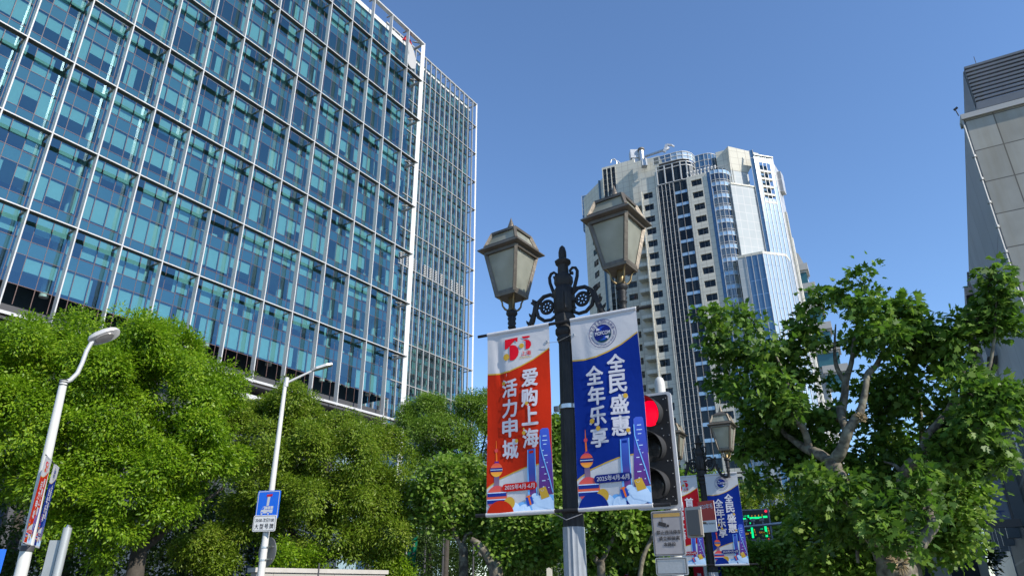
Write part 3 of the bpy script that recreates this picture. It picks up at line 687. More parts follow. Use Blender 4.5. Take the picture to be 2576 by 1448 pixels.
q = MB(); q.box(0.06, 22, 0.0, 0.5, 0, zK); q.build('wall', M_CONC, RB)
q = MB(); q.box(-0.05, 22, -0.12, 0.6, zK + .003, zK + 0.22); q.build('coping', mat('coping_grey', (0.40, 0.39, 0.37), 0.6), RB)
sm = MB(); P = [Vector((0.03, 0.03, 0)), Vector((sx * 17.5, sy * 17.5, 0)), Vector((sx * 17.5 + 10, sy * 17.5, 0)), Vector((10, 0.5, 0))]
sm.add([v for v in P] + [v + Vector((0, 0, zK - .01)) for v in P], [(3, 2, 1, 0), (4, 5, 6, 7), (0, 1, 5, 4), (1, 2, 6, 5), (2, 3, 7, 6), (3, 0, 4, 7)]); sm.build('side_wall', M_METAL, RB)
q = MB(); q.tube([(-0.03, -0.03, 0), (-0.03, -0.03, zK)], 0.038, 8)
for z in range(1, 17): q.tube([(-0.03, -0.03, z + .4), (-0.03, -0.03, z + .5)], 0.075, 8)
q.build('corner_pipe', mat('pipe_grey', (0.33, 0.335, 0.33), 0.5, 0.2), RB, smooth=40)
# projecting box and glazed lower part on the side wall
q = MB(); sd_ = Vector((sx, sy, 0)); sn = Vector((-sy, sx, 0))
def side_box(s0, s1, out, z0, z1, name, m, inn=0.4):
    a = sd_ * s0; b_ = sd_ * s1; q = MB(); P = [a + sn * out, b_ + sn * out, b_ - sn * inn, a - sn * inn]
    q.add([v + Vector((0, 0, z0)) for v in P] + [v + Vector((0, 0, z1)) for v in P], [(3, 2, 1, 0), (4, 5, 6, 7), (0, 1, 5, 4), (1, 2, 6, 5), (2, 3, 7, 6), (3, 0, 4, 7)]); return q.build(name, m, RB)
side_box(14.5, 17.6, 0.45, 12.6, 14.6, 'bay_box', M_METAL)
side_box(17.0, 17.55, 0.12, 0.0, 12.5, 'corner_trim', mat('trim_grey', (0.5, 0.5, 0.52), 0.4, 0.3))
for i in range(6): side_box(9.5 + i * 1.22, 10.6 + i * 1.22, 0.05, 1.0, 9.5, 'window', mat('shop_glass', (0.05, 0.08, 0.10), 0.08, 0.4) if i == 0 else bpy.data.materials['shop_glass'], 0.02)
for i in range(7): side_box(9.38 + i * 1.22, 9.46 + i * 1.22, 0.1, 1.0, 9.5, 'mullion', M_LOUV, 0.02)
# rooftop louvre screen
q0 = MB(); lz0, lz1 = zK + 1.1, zK + 3.0; lx0 = 0.75
for k in range(11):
    z = lz0 + k * (lz1 - lz0) / 10.6
    q0.box(lx0 + 0.09 * 0, 22, 0.9, 1.02, z, z + 0.10); q0.beam((lx0 + .06, 1.03, z + .05), (lx0 + .06 + sx * 4, 1.03 + sy * 4, z + .05), .11, .10)
q0.box(lx0 - .02, 22, 0.88, 1.05, lz0 - .25, lz0 - .01); q0.beam((lx0 + .06, 1.06, lz0 - .13), (lx0 + .06 + sx * 4, 1.06 + sy * 4, lz0 - .13), .14, .24)
q0.build('roof_louvre', M_LOUV, RB)
q = MB(); q.beam((lx0 + .02, 1.3, (zK + lz1) / 2 + .15), (lx0 + .02 + sx * 3.7, 1.3 + sy * 3.7, (zK + lz1) / 2 + .15), .05, lz1 - zK - .2); q.build('louvre_side', M_LOUV, RB)
q = MB()
for x in (1.0, 3.2, 5.4, 7.6): q.box(x, x + .14, 1.3, 1.44, zK + .2, lz1)
q.build('louvre_post', mat('post_white', (0.6, 0.6, 0.58), 0.5), RB)
q = MB(); q.lathe([(1.7, zK + .2), (1.7, zK + 2.0), (1.2, zK + 2.45), (0, zK + 2.6)], 28, (4.9, 3.6, 0)); q.build('roof_tank', M_LOUV, RB, smooth=40)
q = MB(); q.tube([(1.3, 1.5, lz1), (1.3, 1.5, lz1 + .75)], 0.012, 6); q.tube([(-0.1, -0.1, zK + .2), (-0.16, -0.16, zK + .5)], 0.02, 6); q.tube([(-0.2, -0.1, zK + .5), (-.06, -0.16, zK + .55)], 0.05, 6); q.build('antenna', M_DKSIGN, RB)
# a hanging shop sign in the shade of the side wall
SS = thing('shop_sign', 'dark framed hanging shop sign with pale panel on the side wall of the concrete building', 'sign', spot(2512, 1268, 30.0), heading(128))
q = MB(); q.box(-.42, .42, -.12, .12, 1.05, 1.2); q.box(-.35, .35, -.08, .08, 0.85, 1.0); q.box(-.33, -.27, -.09, .09, -0.5, .85); q.box(.27, .33, -.09, .09, -0.5, .85); q.box(-.5, .5, -.12, .12, -.75, -.5); q.build('frame', M_DKSIGN, SS)
q = MB(); q.box(-.265, .265, -.05, .05, -0.5, .85); q.build('panel', mat('sign_pale', (0.11, 0.135, 0.18), 0.7), SS)  # panel colour darkened for the shade it hangs in
q = MB()
for k, (a, b_) in enumerate(((.55, .3), (.2, -.05), (-.15, -.35))):
    q.box(-.12, .12, -.056, -.052, b_ + .1, b_ + .14); q.box(-.03, .02, -.056, -.052, b_, a - .05); q.box(-.1, .1, -.056, -.052, a - .1, a - .06)
q.build('lettering', mat('sign_blue', (0.05, 0.08, 0.2), 0.6), SS)
# low house with cream gable far down the pavement, and roofs beyond
HS = thing('low_house', 'small cream walled house with dark tiled roof behind the plane tree', 'house', spot(2395, 1330, 42.0) - Vector((0, 0, 3.2)), heading(110))
HS.location.z = 0
q = MB(); q.box(-3.2, 1.1, 0, 6, 0, 4.4); q.build('wall', mat('house_cream', (0.42, 0.38, 0.29), 0.8, 0, (1, .1)), HS)
q = MB(); q.add([(-3.6, -.6, 4.3), (1.5, -.6, 4.3), (1.5, 3, 6.0), (-3.6, 3, 6.0), (-3.6, 6.6, 4.3), (1.5, 6.6, 4.3)], [(0, 1, 2, 3), (3, 2, 5, 4), (0, 3, 4), (1, 5, 2), (0, 4, 5, 1)]); q.build('roof', mat('roof_tile', (0.22, 0.09, 0.06), 0.8, 0, (2, .2)), HS)
for x in (-2.6, -.5):
    q = MB(); q.box(x, x + 1.2, -.05, .1, 1.6, 3.2); q.build('window', M_ROOM, HS)
# building beyond the traffic with a roof sign
FS = thing('low_office', 'far low building with letters on its roof edge between the banner and the lamp post', 'building', spot(1400, 1090, 150.0), heading(110)); FS.location.z = 0
zf = spot(1400, 1085, 150.0).z
q = MB(); q.box(-14, 3.0, 0, 10, 0, zf); q.build('wall', mat('far_grey', (0.3, 0.3, 0.3), 0.7), FS)

# the terrace that carries the same roof line on down the street
RW = thing('terrace_building', 'long dark glass fronted terrace running down the street behind the concrete building', 'building', K0, heading(119.0))
def far_box(s0, s1, out, z0, z1, name, m, inn=10):
    a = sd_ * s0; b_ = sd_ * s1; q = MB(); P = [a + sn * out, b_ + sn * out, b_ - sn * inn, a - sn * inn]
    q.add([v + Vector((0, 0, z0)) for v in P] + [v + Vector((0, 0, z1)) for v in P], [(3, 2, 1, 0), (4, 5, 6, 7), (0, 1, 5, 4), (1, 2, 6, 5), (2, 3, 7, 6), (3, 0, 4, 7)]); return q.build(name, m, RW)
M_TERR = panel_mat('terrace_glass', (0.040, 0.048, 0.055), (0.13, 0.135, 0.14), (1.5, 3.6), R_(87.3), 0.10, 0.6, (0.3, 0.15), tone=0.15, spec=0.2)
far_box(17.7, 60, 0.0, 0.0, 18.6, 'wall', M_TERR); far_box(60.1, 139, 0.1, 0.0, 19.4, 'wall', M_METAL)
far_box(17.7, 139, 0.35, 17.2, 17.7, 'cornice', M_LOUV, 1.0); far_box(138.9, 140.2, 0.5, 0, 19.6, 'end_trim', bpy.data.materials['trim_grey'], 10)
for k in range(9): far_box(26 + k * 12, 27 + k * 12, 0.8, 5.0, 12.5, 'pier', M_LOUV, .5)
# ================================================================ ornate street lamps with two lanterns
M_IRON = mat('cast_iron_black', (0.013, 0.013, 0.014), 0.55, 0.0, (6, 0.3), (25, 0.25), spec=0.3, dirt=((0.10, 0.085, 0.07), 3.0, 0.35))
M_BRONZE = mat('lantern_bronze', (0.135, 0.115, 0.09), 0.45, 0.55, (5, 0.25), (30, 0.15), dirt=((0.06, 0.045, 0.035), 5.0, 0.6))
M_GILT = mat('worn_gilt', (0.17, 0.125, 0.06), 0.4, 0.7, (8, 0.3))
M_GREYBASE = mat('post_grey_paint', (0.23, 0.25, 0.275), 0.5, 0.0, (4, 0.15), dirt=((0.10, 0.08, 0.05), 4.0, 0.6))
M_STEELBAND = mat('steel_band', (0.55, 0.55, 0.54), 0.3, 0.9)
def frosted(name):
    m, t, N, L, P = nodes(name)
    tc = N.new('ShaderNodeTexCoord'); nz = N.new('ShaderNodeTexNoise'); nz.inputs['Scale'].default_value = 5; nz.inputs['Detail'].default_value = 6; L.new(tc.outputs['Object'], nz.inputs['Vector'])
    cr = N.new('ShaderNodeValToRGB'); cr.color_ramp.elements[0].position = 0.35; cr.color_ramp.elements[0].color = (0.27, 0.275, 0.225, 1); cr.color_ramp.elements[1].position = 0.65; cr.color_ramp.elements[1].color = (0.40, 0.41, 0.345, 1)
    L.new(nz.outputs['Fac'], cr.inputs[0]); L.new(cr.outputs[0], P.inputs['Base Color']); P.inputs['Roughness'].default_value = 0.35
    tl = N.new('ShaderNodeBsdfTranslucent'); tl.inputs[0].default_value = (0.52, 0.54, 0.46, 1)
    mx = N.new('ShaderNodeMixShader'); mx.inputs[0].default_value = 0.42; L.new(P.outputs[0], mx.inputs[1]); L.new(tl.outputs[0], mx.inputs[2])
    L.new(mx.outputs[0], N['Material Output'].inputs[0]); return m
M_FROST = frosted('frosted_pane')

def ring4(r, z): return [Vector((sx_ * r, sy_ * r, z)) for sx_, sy_ in ((-1, -1), (1, -1), (1, 1), (-1, 1))]
def lantern(parent, loc, rz):
    "four sided lantern; local origin on its axis at post height zero"
    o = bpy.data.objects.new('lantern', bpy.data.meshes.new('lantern')); bpy.data.objects.remove(o)
    fr = MB()
    zb, zt, ze, zr = 4.545, 5.035, 5.055, 5.285
    rb, rt, re, rr_ = 0.118, 0.205, 0.272, 0.150
    # corner bars of the body
    for k in range(4):
        a = ring4(rb, zb)[k]; b_ = ring4(rt, zt)[k]; fr.beam(a, b_, 0.036, 0.036, up=(1, 1, 0) if k % 2 else (1, -1, 0))
    for r, z in ((rb, zb + .012), (rt, zt - .012)):
        P = ring4(r, z)
        for k in range(4): fr.beam(P[k], P[(k + 1) % 4], 0.034, 0.034)
    fr.add(ring4(rb + .012, zb - .03) + ring4(rb + .016, zb), [(0, 3, 2, 1), (4, 5, 6, 7)] + [(k, (k + 1) % 4, (k + 1) % 4 + 4, k + 4) for k in range(4)])
    # eave: a sloping brim, closed below
    E = [ring4(rt - .03, zt - .003), ring4(re, ze), ring4(re, ze + .012), ring4(0.215, ze + .055), ring4(rr_ + .008, zr - .01), ring4(rr_, zr), ring4(0.058, zr + .072)]
    vs = [p for r in E for p in r]; fs = []
    for i in range(len(E) - 1):
        if i == 3: continue          # the sloping roof faces are glazed, their ribs follow below
        for k in range(4): fs.append((i * 4 + k, i * 4 + (k + 1) % 4, (i + 1) * 4 + (k + 1) % 4, (i + 1) * 4 + k))
    fs.append((24, 25, 26, 27)); fr.add(vs, fs)
    A, B = ring4(0.211, ze + .052), ring4(rr_ + .004, zr - .008)
    for k in range(4):
        fr.beam(A[k], B[k], 0.036, 0.03, up=(1, 1, 0) if k % 2 else (1, -1, 0)); fr.beam(A[k], A[(k + 1) % 4], 0.03, 0.03); fr.beam(B[k], B[(k + 1) % 4], 0.03, 0.03)
    o = fr.build('lantern_frame', M_BRONZE, parent); o.location = loc; o.rotation_euler = (0, 0, rz)
    # panes: recessed glass in the four sides and the four roof slopes
    for k in range(4):
        q = MB(); a, b_, c, d = ring4(rb - .006, zb + .02)[k], ring4(rb - .006, zb + .02)[(k + 1) % 4], ring4(rt - .012, zt - .02)[(k + 1) % 4], ring4(rt - .012, zt - .02)[k]
        q.add([a, b_, c, d], [(0, 1, 2, 3)]); q.raw('pane', M_FROST, o)
        q = MB(); a, b_, c, d = ring4(0.203, ze + .05)[k], ring4(0.203, ze + .05)[(k + 1) % 4], ring4(rr_ - .006, zr - .012)[(k + 1) % 4], ring4(rr_ - .006, zr - .012)[k]
        q.add([a, b_, c, d], [(0, 1, 2, 3)]); q.raw('roof_pane', M_FROST, o)
    q = MB(); q.lathe([(0.052, zr + .06), (0.052, zr + .078), (0.044, zr + .083), (0.046, zr + .095), (0.034, zr + .125), (0.0, zr + .235)], 20); q.build('spike', M_BRONZE, o, smooth=50)
    # throat, three curved straps, turned stem
    q = MB(); q.lathe([(0.045, 4.36), (0.048, 4.38), (0.036, 4.40), (0.038, 4.52), (0.055, 4.53)], 16)
    for k in range(4):
        a = math.pi / 4 + k * math.pi / 2; dx, dy = math.cos(a), math.sin(a)
        q.tube([(dx * r, dy * r, z) for r, z in ((0.048, 4.37), (0.075, 4.385), (0.10, 4.42), (0.105, 4.46), (0.125, 4.50), (0.165, 4.53))], [.012, .012, .010, .010, .009, .008], 8)
    q.build('cradle', M_GILT, o, smooth=50)
    q = MB(); q.lathe([(0.030, 3.98), (0.028, 4.08), (0.040, 4.10), (0.032, 4.13), (0.034, 4.16), (0.046, 4.18), (0.036, 4.20), (0.047, 4.225), (0.038, 4.25), (0.048, 4.28), (0.040, 4.30), (0.062, 4.33), (0.060, 4.355), (0.05, 4.365)], 18)
    q.build('stem', M_IRON, o, smooth=50)
    return o
def lamp_post(name, label, loc, arm_az, rod_az, turn=0.0):
    L = thing(name, label, 'street lamp', loc, 0)
    q = MB(); q.lathe([(0.20, 0), (0.20, 0.25), (0.15, 0.32), (0.15, 0.8), (0.105, 0.9), (0.093, 2.13)], 28)
    prof = []
    n = 112
    q = MB(); vs = []; fs = []
    def flute(z0, z1, r0, r1, mb, nf=14):
        vs = []; N = nf * 6
        for z, r in ((z0, r0), (z1, r1)):
            for k in range(N):
                a = 2 * math.pi * k / N; t = (k % 6) / 6; rr2 = r * (1 - 0.085 * math.sin(math.pi * t)); vs.append((rr2 * math.cos(a), rr2 * math.sin(a), z))
        fs = [(k, (k + 1) % N, N + (k + 1) % N, N + k) for k in range(N)] + [tuple(range(N - 1, -1, -1)), tuple(range(N, 2 * N))]
        mb.add(vs, fs)
    b0 = MB(); b0.lathe([(0.21, 0), (0.21, 0.3), (0.17, 0.36), (0.17, 0.75), (0.12, 0.85)], 28); flute(0.85, 2.13, 0.108, 0.099, b0); b0.build('lower_post', M_GREYBASE, L, smooth=50)
    u = MB(); flute(2.13, 3.90, 0.096, 0.074, u); u.lathe([(0.076, 3.88), (0.092, 3.92), (0.083, 3.95), (0.104, 3.98), (0.104, 4.02), (0.088, 4.04), (0.09, 4.075)], 24)
    u.build('post', M_IRON, L, smooth=50)
    # the chamfered block where the arms meet, necks, cap and acorn
    h = MB(); rot = R_(90 - arm_az)
    def octo(prof): h.lathe(prof, 8, a0=math.pi / 8 + rot)
    octo([(0.095, 4.06), (0.105, 4.09), (0.105, 4.17), (0.085, 4.195)])
    octo([(0.09, 4.19), (0.112, 4.22), (0.112, 4.45), (0.082, 4.50)])
    octo([(0.078, 4.49), (0.10, 4.54), (0.098, 4.60), (0.07, 4.64)])
    h.lathe([(0.060, 4.62), (0.055, 4.74), (0.06, 4.75)], 20); h.lathe([(0.06, 4.74), (0.085, 4.765), (0.09, 4.785), (0.062, 4.81), (0.05, 4.815)], 8, a0=rot)
    h.lathe([(0.038, 4.81), (0.043, 4.85), (0.042, 4.90), (0.030, 4.95), (0.010, 4.975), (0, 4.98)], 18)
    h.box(-.012, .012, -.125, -.1, 4.22, 4.40, M=Matrix.Rotation(rot + R_(35), 4, 'Z'))
    h.build('head', M_IRON, L, smooth=35)
    d = Vector((math.sin(R_(arm_az)), math.cos(R_(arm_az)), 0))
    for s in (-1, 1):
        q = MB()
        P = lambda x, z: tuple(d * (s * x) + Vector((0, 0, z)))
        # big C scroll, wheel boss, tall handle scroll, leafy arm out to the lantern
        c = [(0.10, 4.40), (0.16, 4.445), (0.24, 4.44), (0.31, 4.39), (0.335, 4.31), (0.31, 4.225), (0.24, 4.17), (0.16, 4.165), (0.105, 4.195), (0.10, 4.235), (0.125, 4.25)]
        q.tube([P(*p) for p in c], [.020, .021, .022, .022, .021, .020, .019, .018, .018, .018, .02], 10)
        wc = (0.205, 4.315); q.tube([P(wc[0] + .068 * math.cos(a), wc[1] + .068 * math.sin(a)) for a in [2 * math.pi * k / 24 for k in range(24)]], 0.017, 8, closed=True)
        q.tube([P(wc[0] + .022 * math.cos(a), wc[1] + .022 * math.sin(a)) for a in [2 * math.pi * k / 12 for k in range(12)]], 0.012, 6, closed=True)
        for k in range(8): a = math.pi * k / 4; q.tube([P(wc[0] + .02 * math.cos(a), wc[1] + .02 * math.sin(a)), P(wc[0] + .06 * math.cos(a), wc[1] + .06 * math.sin(a))], .010, 6)
        q.tube([P(wc[0] - .06, wc[1]), P(0.09, wc[1])], .014, 6); q.tube([P(wc[0] + .07, wc[1] + .005), P(0.32, wc[1] + .015)], .013, 6)
        q.tube([P(*p) for p in [(0.108, 4.42), (0.135, 4.50), (0.160, 4.58), (0.165, 4.64), (0.145, 4.68), (0.11, 4.69), (0.082, 4.665), (0.09, 4.63), (0.112, 4.628)]], [.019, .019, .018, .017, .016, .015, .015, .017, .02], 10)
        arm = [(0.335, 4.40), (0.375, 4.425), (0.385, 4.405), (0.345, 4.37), (0.355, 4.29), (0.385, 4.20), (0.425, 4.11), (0.475, 4.03), (0.54, 3.985), (0.60, 3.985), (0.638, 4.01)]
        q.tube([P(*p) for p in arm], [.014, .018, .018, .022, .026, .031, .030, .029, .027, .026, .028], 10)
        for (x, z) in ((0.375, 4.235), (0.41, 4.16), (0.45, 4.09), (0.505, 4.02)):
            q.tube([P(x - .01, z - .01), P(x + .035, z + .03), P(x + .05, z + .055)], [.022, .014, .004], 8); q.tube([P(x, z), P(x - .03, z + .03), P(x - .032, z + .05)], [.018, .012, .004], 8)
        q.tube([P(0.285, 4.405), P(0.27, 4.37), P(0.29, 4.355)], [.014, .014, .018], 8)
        q.tube([P(0.638, 3.97), P(0.638, 4.02)], [.034, .03], 14)
        q.build('arm', M_IRON, L, smooth=50)
        lantern(L, d * (s * 0.64), R_(90 - arm_az - 3 + turn))
    # banner rods and their clamps
    e = Vector((math.sin(R_(rod_az)), math.cos(R_(rod_az)), 0)); nrm = Vector((e.y, -e.x, 0)) * 1.0
    off = nrm * 0.115
    for z in (4.065, 2.265):
        q = MB(); q.tube([tuple(e * -0.945 + off + Vector((0, 0, z))), tuple(e * 0.925 + off + Vector((0, 0, z)))], 0.016, 10)
        q.lathe([(0.10, z - .02), (0.104, z - .018), (0.104, z + .018), (0.10, z + .02)], 20) if z < 3 else None
        q.build('banner_rod', M_IRON, L, smooth=50)
    q = MB(); q.lathe([(0.088, 3.205), (0.094, 3.205), (0.094, 3.245), (0.088, 3.245)], 28); q.box(-.15, -.085, -.02, .02, 3.20, 3.25, M=Matrix.Rotation(R_(90 - rod_az), 4, 'Z')); q.box(.085, .13, -.02, .02, 3.205, 3.245, M=Matrix.Rotation(R_(90 - rod_az), 4, 'Z')); q.build('clamp', M_STEELBAND, L, smooth=40)
    return L
PL = polar(4.68, 6.6)
LAMP = lamp_post('street_lamp', 'black cast iron street lamp with two big bronze lanterns, nearest to the viewer', PL, 122.0, 116.0)
PL2 = polar(14.9, 16.0); PL2.z = -0.19
LAMP2 = lamp_post('street_lamp', 'smaller looking twin lantern street lamp beside the plane tree, behind the traffic light', PL2, 136.0, 116.0, turn=20)
LAMP['group'] = LAMP2['group'] = 'twin lantern street lamps'

# ================================================================ printed cloth banners
BW, BH = 0.70, 1.80
M_CLOTH = mat('banner_cloth', (0.50, 0.50, 0.515), 0.75, 0, (60, 0.03), spec=0.15)
M_RED = mat('banner_red', srgb(182, 40, 12), 0.7, spec=0.12); M_DRED = mat('banner_dark_red', srgb(150, 16, 30), 0.7, spec=0.12)
M_BLUE = mat('banner_blue', srgb(6, 40, 124), 0.7, spec=0.12)
M_LET = mat('print_white', (0.52, 0.52, 0.57), 0.7, spec=0.15); M_GOLD = mat('print_gold', srgb(190, 150, 30), 0.5); M_NAVY = mat('print_navy', srgb(20, 36, 110), 0.7, spec=0.12)
M_LOGORED = mat('print_logo_red', srgb(208, 18, 40), 0.7, spec=0.12); M_TEAL = mat('print_teal', srgb(15, 60, 80), 0.7, spec=0.12); M_ORANGE = mat('print_orange', srgb(226, 110, 40), 0.7, spec=0.12)
M_PURPLE = mat('print_purple', srgb(88, 40, 130), 0.7, spec=0.12); M_COB = mat('print_cobalt', srgb(38, 74, 170), 0.7, spec=0.12); M_COBD = mat('print_cobalt_dark', srgb(24, 48, 130), 0.7, spec=0.12); M_SKYB = mat('print_sky', srgb(110, 170, 225), 0.7, spec=0.12); M_PALE = mat('print_pale', srgb(190, 215, 240), 0.7, spec=0.12)
M_BLACK = mat('print_black', (0.012, 0.012, 0.014), 0.6)
def grad_mat(name, cols, z0, z1):
    "a printed blend running up the banner"
    m, t, N, L, P = nodes(name); tc = N.new('ShaderNodeTexCoord'); sp = N.new('ShaderNodeSeparateXYZ'); L.new(tc.outputs['Object'], sp.inputs[0])
    mp = N.new('ShaderNodeMapRange'); mp.inputs['From Min'].default_value = z0; mp.inputs['From Max'].default_value = z1; L.new(sp.outputs[2], mp.inputs['Value'])
    cr = N.new('ShaderNodeValToRGB'); el = cr.color_ramp.elements
    while len(el) < len(cols): el.new(0.5)
    for k, c in enumerate(cols): el[k].position = k / (len(cols) - 1); el[k].color = (*c, 1)
    L.new(mp.outputs[0], cr.inputs[0]); L.new(cr.outputs[0], P.inputs['Base Color']); P.inputs['Roughness'].default_value = 0.55; return m
M_TOWERA = grad_mat('print_tower_purple', [srgb(90, 30, 110), srgb(80, 36, 130), srgb(40, 66, 170), srgb(50, 80, 185)], 0.15, 0.75)
M_TOWERB = grad_mat('print_tower_blue', [srgb(120, 30, 100), srgb(40, 60, 150), srgb(44, 84, 180)], 0.1, 0.6)
M_BALL = grad_mat('print_sphere', [srgb(170, 40, 90), srgb(215, 90, 50), srgb(190, 50, 80)], 0.05, 0.30)
M_BALL2 = grad_mat('print_small_sphere', [srgb(225, 170, 40), srgb(230, 110, 40), srgb(205, 60, 60)], 0.35, 0.48)

_txt = {}
BOLD = ((0, 0), (1, 0.4), (-1, -0.4), (0.4, -1), (-0.4, 1))
def text_shape(s, bold=0.0, spacing=1.0):
    bold = 0.0; key = (s, bold, spacing)
    if key in _txt: return _txt[key]
    c = bpy.data.curves.new('t', 'FONT'); c.body = s; c.size = 1.0; c.offset = bold; c.space_character = spacing; c.resolution_u = 3; c.fill_mode = 'FRONT'
    o = bpy.data.objects.new('t', c); COL.objects.link(o)
    dg = bpy.context.evaluated_depsgraph_get(); dg.update()
    me = bpy.data.meshes.new_from_object(o.evaluated_get(dg))
    vs = [(v.co.x, v.co.y) for v in me.vertices]; fs = [tuple(p.vertices) for p in me.polygons]
    bpy.data.objects.remove(o); bpy.data.curves.remove(c); bpy.data.meshes.remove(me)
    xs = [p[0] for p in vs] or [0, 1]; ys = [p[1] for p in vs] or [0, 1]
    _txt[key] = (vs, fs, min(xs), max(xs), min(ys), max(ys)); return _txt[key]

def homog(src, dst):
    A = []; b = []
    for (x, y), (u, v) in zip(src, dst):
        A += [[x, y, 1, 0, 0, 0, -u * x, -u * y], [0, 0, 0, x, y, 1, -v * x, -v * y]]; b += [u, v]
    h = np.linalg.solve(np.array(A, float), np.array(b, float)); return np.append(h, 1).reshape(3, 3)
HB = homog([(637, 163), (1058, 95), (1148, 1345), (675, 1368)], [(0, BH), (BW, BH), (BW, 0), (0, 0)])
HR = homog([(115, 258), (500, 190), (532, 1382), (108, 1397)], [(0, BH), (BW, BH), (BW, 0), (0, 0)])
def pt(H, x, y): q = H @ np.array([x, y, 1.0]); return (q[0] / q[2], q[1] / q[2])

class Banner:
    def __init__(s, seed, fold): s.rnd = random.Random(seed); s.fold = fold; s.layer = {}
    def wave(s, x, z):
        f = s.fold; t = z / BH
        w = 0.013 * math.sin(x * 7 + f + 0.8 * z) * (0.3 + t) + 0.008 * math.sin(z * 3.1 + f * 2 + 3 * x) + 0.004 * math.sin(z * 9 - x * 11 + f) + 0.020 * math.exp(-((x - 0.10 - 0.12 * (BH - z)) / 0.035) ** 2) * max(0, min(1, (z - 1.15) / 0.3)) * (1 if f < 1 else 0.3)
        return w * math.sin(math.pi * min(1, max(0.0, t))) ** 0.5 - 0.004 * math.sin(9 * x + 4 * z + f)
    def shape(s, poly, mat_, lay, tri=None):
        "print a flat shape; poly in banner metres"
        bm = bmesh.new()
        if tri is None:
            vs = [bm.verts.new((p[0], 0, p[1])) for p in poly]
            try: bm.faces.new(vs)
            except Exception: bm.free(); return
            bmesh.ops.triangulate(bm, faces=bm.faces[:])
        else:
            vs = [bm.verts.new((p[0], 0, p[1])) for p in poly]
            for f in tri:
                try: bm.faces.new([vs[i] for i in f])
                except Exception: pass
        # trim to the cloth, then cut into cells so that the print follows the folds
        for co, no in (((0.001, 0, 0), (-1, 0, 0)), ((BW - .001, 0, 0), (1, 0, 0)), ((0, 0, 0.001), (0, 0, -1)), ((0, 0, BH - .001), (0, 0, 1))):
            bmesh.ops.bisect_plane(bm, geom=bm.verts[:] + bm.edges[:] + bm.faces[:], plane_co=co, plane_no=no, clear_outer=True)
        if len(bm.faces) and (tri is None):
            xs = [v.co.x for v in bm.verts]; zs = [v.co.z for v in bm.verts]
            k = math.ceil(min(xs) / 0.05)
            while k * 0.05 < max(xs): bmesh.ops.bisect_plane(bm, geom=bm.verts[:] + bm.edges[:] + bm.faces[:], plane_co=(k * .05, 0, 0), plane_no=(1, 0, 0)); k += 1
            k = math.ceil(min(zs) / 0.1)
            while k * 0.1 < max(zs): bmesh.ops.bisect_plane(bm, geom=bm.verts[:] + bm.edges[:] + bm.faces[:], plane_co=(0, 0, k * .1), plane_no=(0, 0, 1)); k += 1
        bm.verts.index_update()
        mb = s.layer.setdefault((mat_.name, int(lay)), (mat_, MB()))[1]
        mb.add([(v.co.x, s.wave(v.co.x, v.co.z) - 0.0012 * (lay + 1), v.co.z) for v in bm.verts], [tuple(v.index for v in f.verts) for f in bm.faces]); bm.free()
    def poly(s, H, pts, m, lay): s.shape([pt(H, *p) for p in pts], m, lay)
    def disc(s, H, x, y, r, m, lay, n=28, sq=1.0, a0=0, a1=2 * math.pi):
        c = pt(H, x, y); k = BW / 440.0; s.shape([(c[0] + r * k * math.cos(a0 + (a1 - a0) * i / n), c[1] + r * k * sq * math.sin(a0 + (a1 - a0) * i / n)) for i in range(n if a1 - a0 > 6.2 else n + 1)], m, lay)
    def ring(s, c, r0, r1, m, lay, n=40, a0=0.0, a1=2 * math.pi):
        P = []; T = []
        for i in range(n + 1):
            a = a0 + (a1 - a0) * i / n; P += [(c[0] + r0 * math.cos(a), c[1] + r0 * math.sin(a)), (c[0] + r1 * math.cos(a), c[1] + r1 * math.sin(a))]
            if i: T.append((2 * i - 2, 2 * i - 1, 2 * i + 1, 2 * i))
        s.shape(P, m, lay, T)
    def text(s, txt, c, w, h, m, lay, bold=0.0, ang=0.0, spacing=1.0):
        vs, fs, x0, x1, y0, y1 = text_shape(txt, bold, spacing); ca, sa = math.cos(ang), math.sin(ang)
        kx = w / (x1 - x0); ky = h / (y1 - y0) if h else kx
        for i, (dx, dy) in enumerate(BOLD if bold else BOLD[:1]):
            P = []
            for (x, y) in vs:
                a = (x + dx * bold - (x0 + x1) / 2) * kx; b_ = (y + dy * bold - (y0 + y1) / 2) * ky; P.append((c[0] + a * ca - b_ * sa, c[1] + a * sa + b_ * ca))
            s.shape(P, m, lay + i * 0.13, fs)
    def build(s, name, label, loc, rz, group):
        o = thing(name, label, 'banner', loc, rz, group)
        q = MB(); nx, nz = 28, 60
        vs = [(BW * i / nx, s.wave(BW * i / nx, BH * k / nz), BH * k / nz) for k in range(nz + 1) for i in range(nx + 1)]
        q.add(vs, [(k * (nx + 1) + i, k * (nx + 1) + i + 1, (k + 1) * (nx + 1) + i + 1, (k + 1) * (nx + 1) + i) for k in range(nz) for i in range(nx)])
        for z in (0, BH): q.tube([(0, 0.004, z), (BW, 0.004, z)], 0.021, 10)
        cl = q.build('cloth', M_CLOTH, o, smooth=60)
        s.parts = []
        for (nm, lay), (m, mb) in sorted(s.layer.items(), key=lambda t: t[0][1]):
            mb.raw(nm, m, cl)
        for (x, z) in ((0.672, 1.62),) if 'red' in label else ((0.03, 1.64),):
            r = MB(); r.tube([(x + .012 * math.cos(a), s.wave(x, z) - .004, z + .012 * math.sin(a)) for a in [2 * math.pi * k / 12 for k in range(12)]], .004, 6, closed=True); r.build('eyelet', M_STEELBAND, cl)
        return o
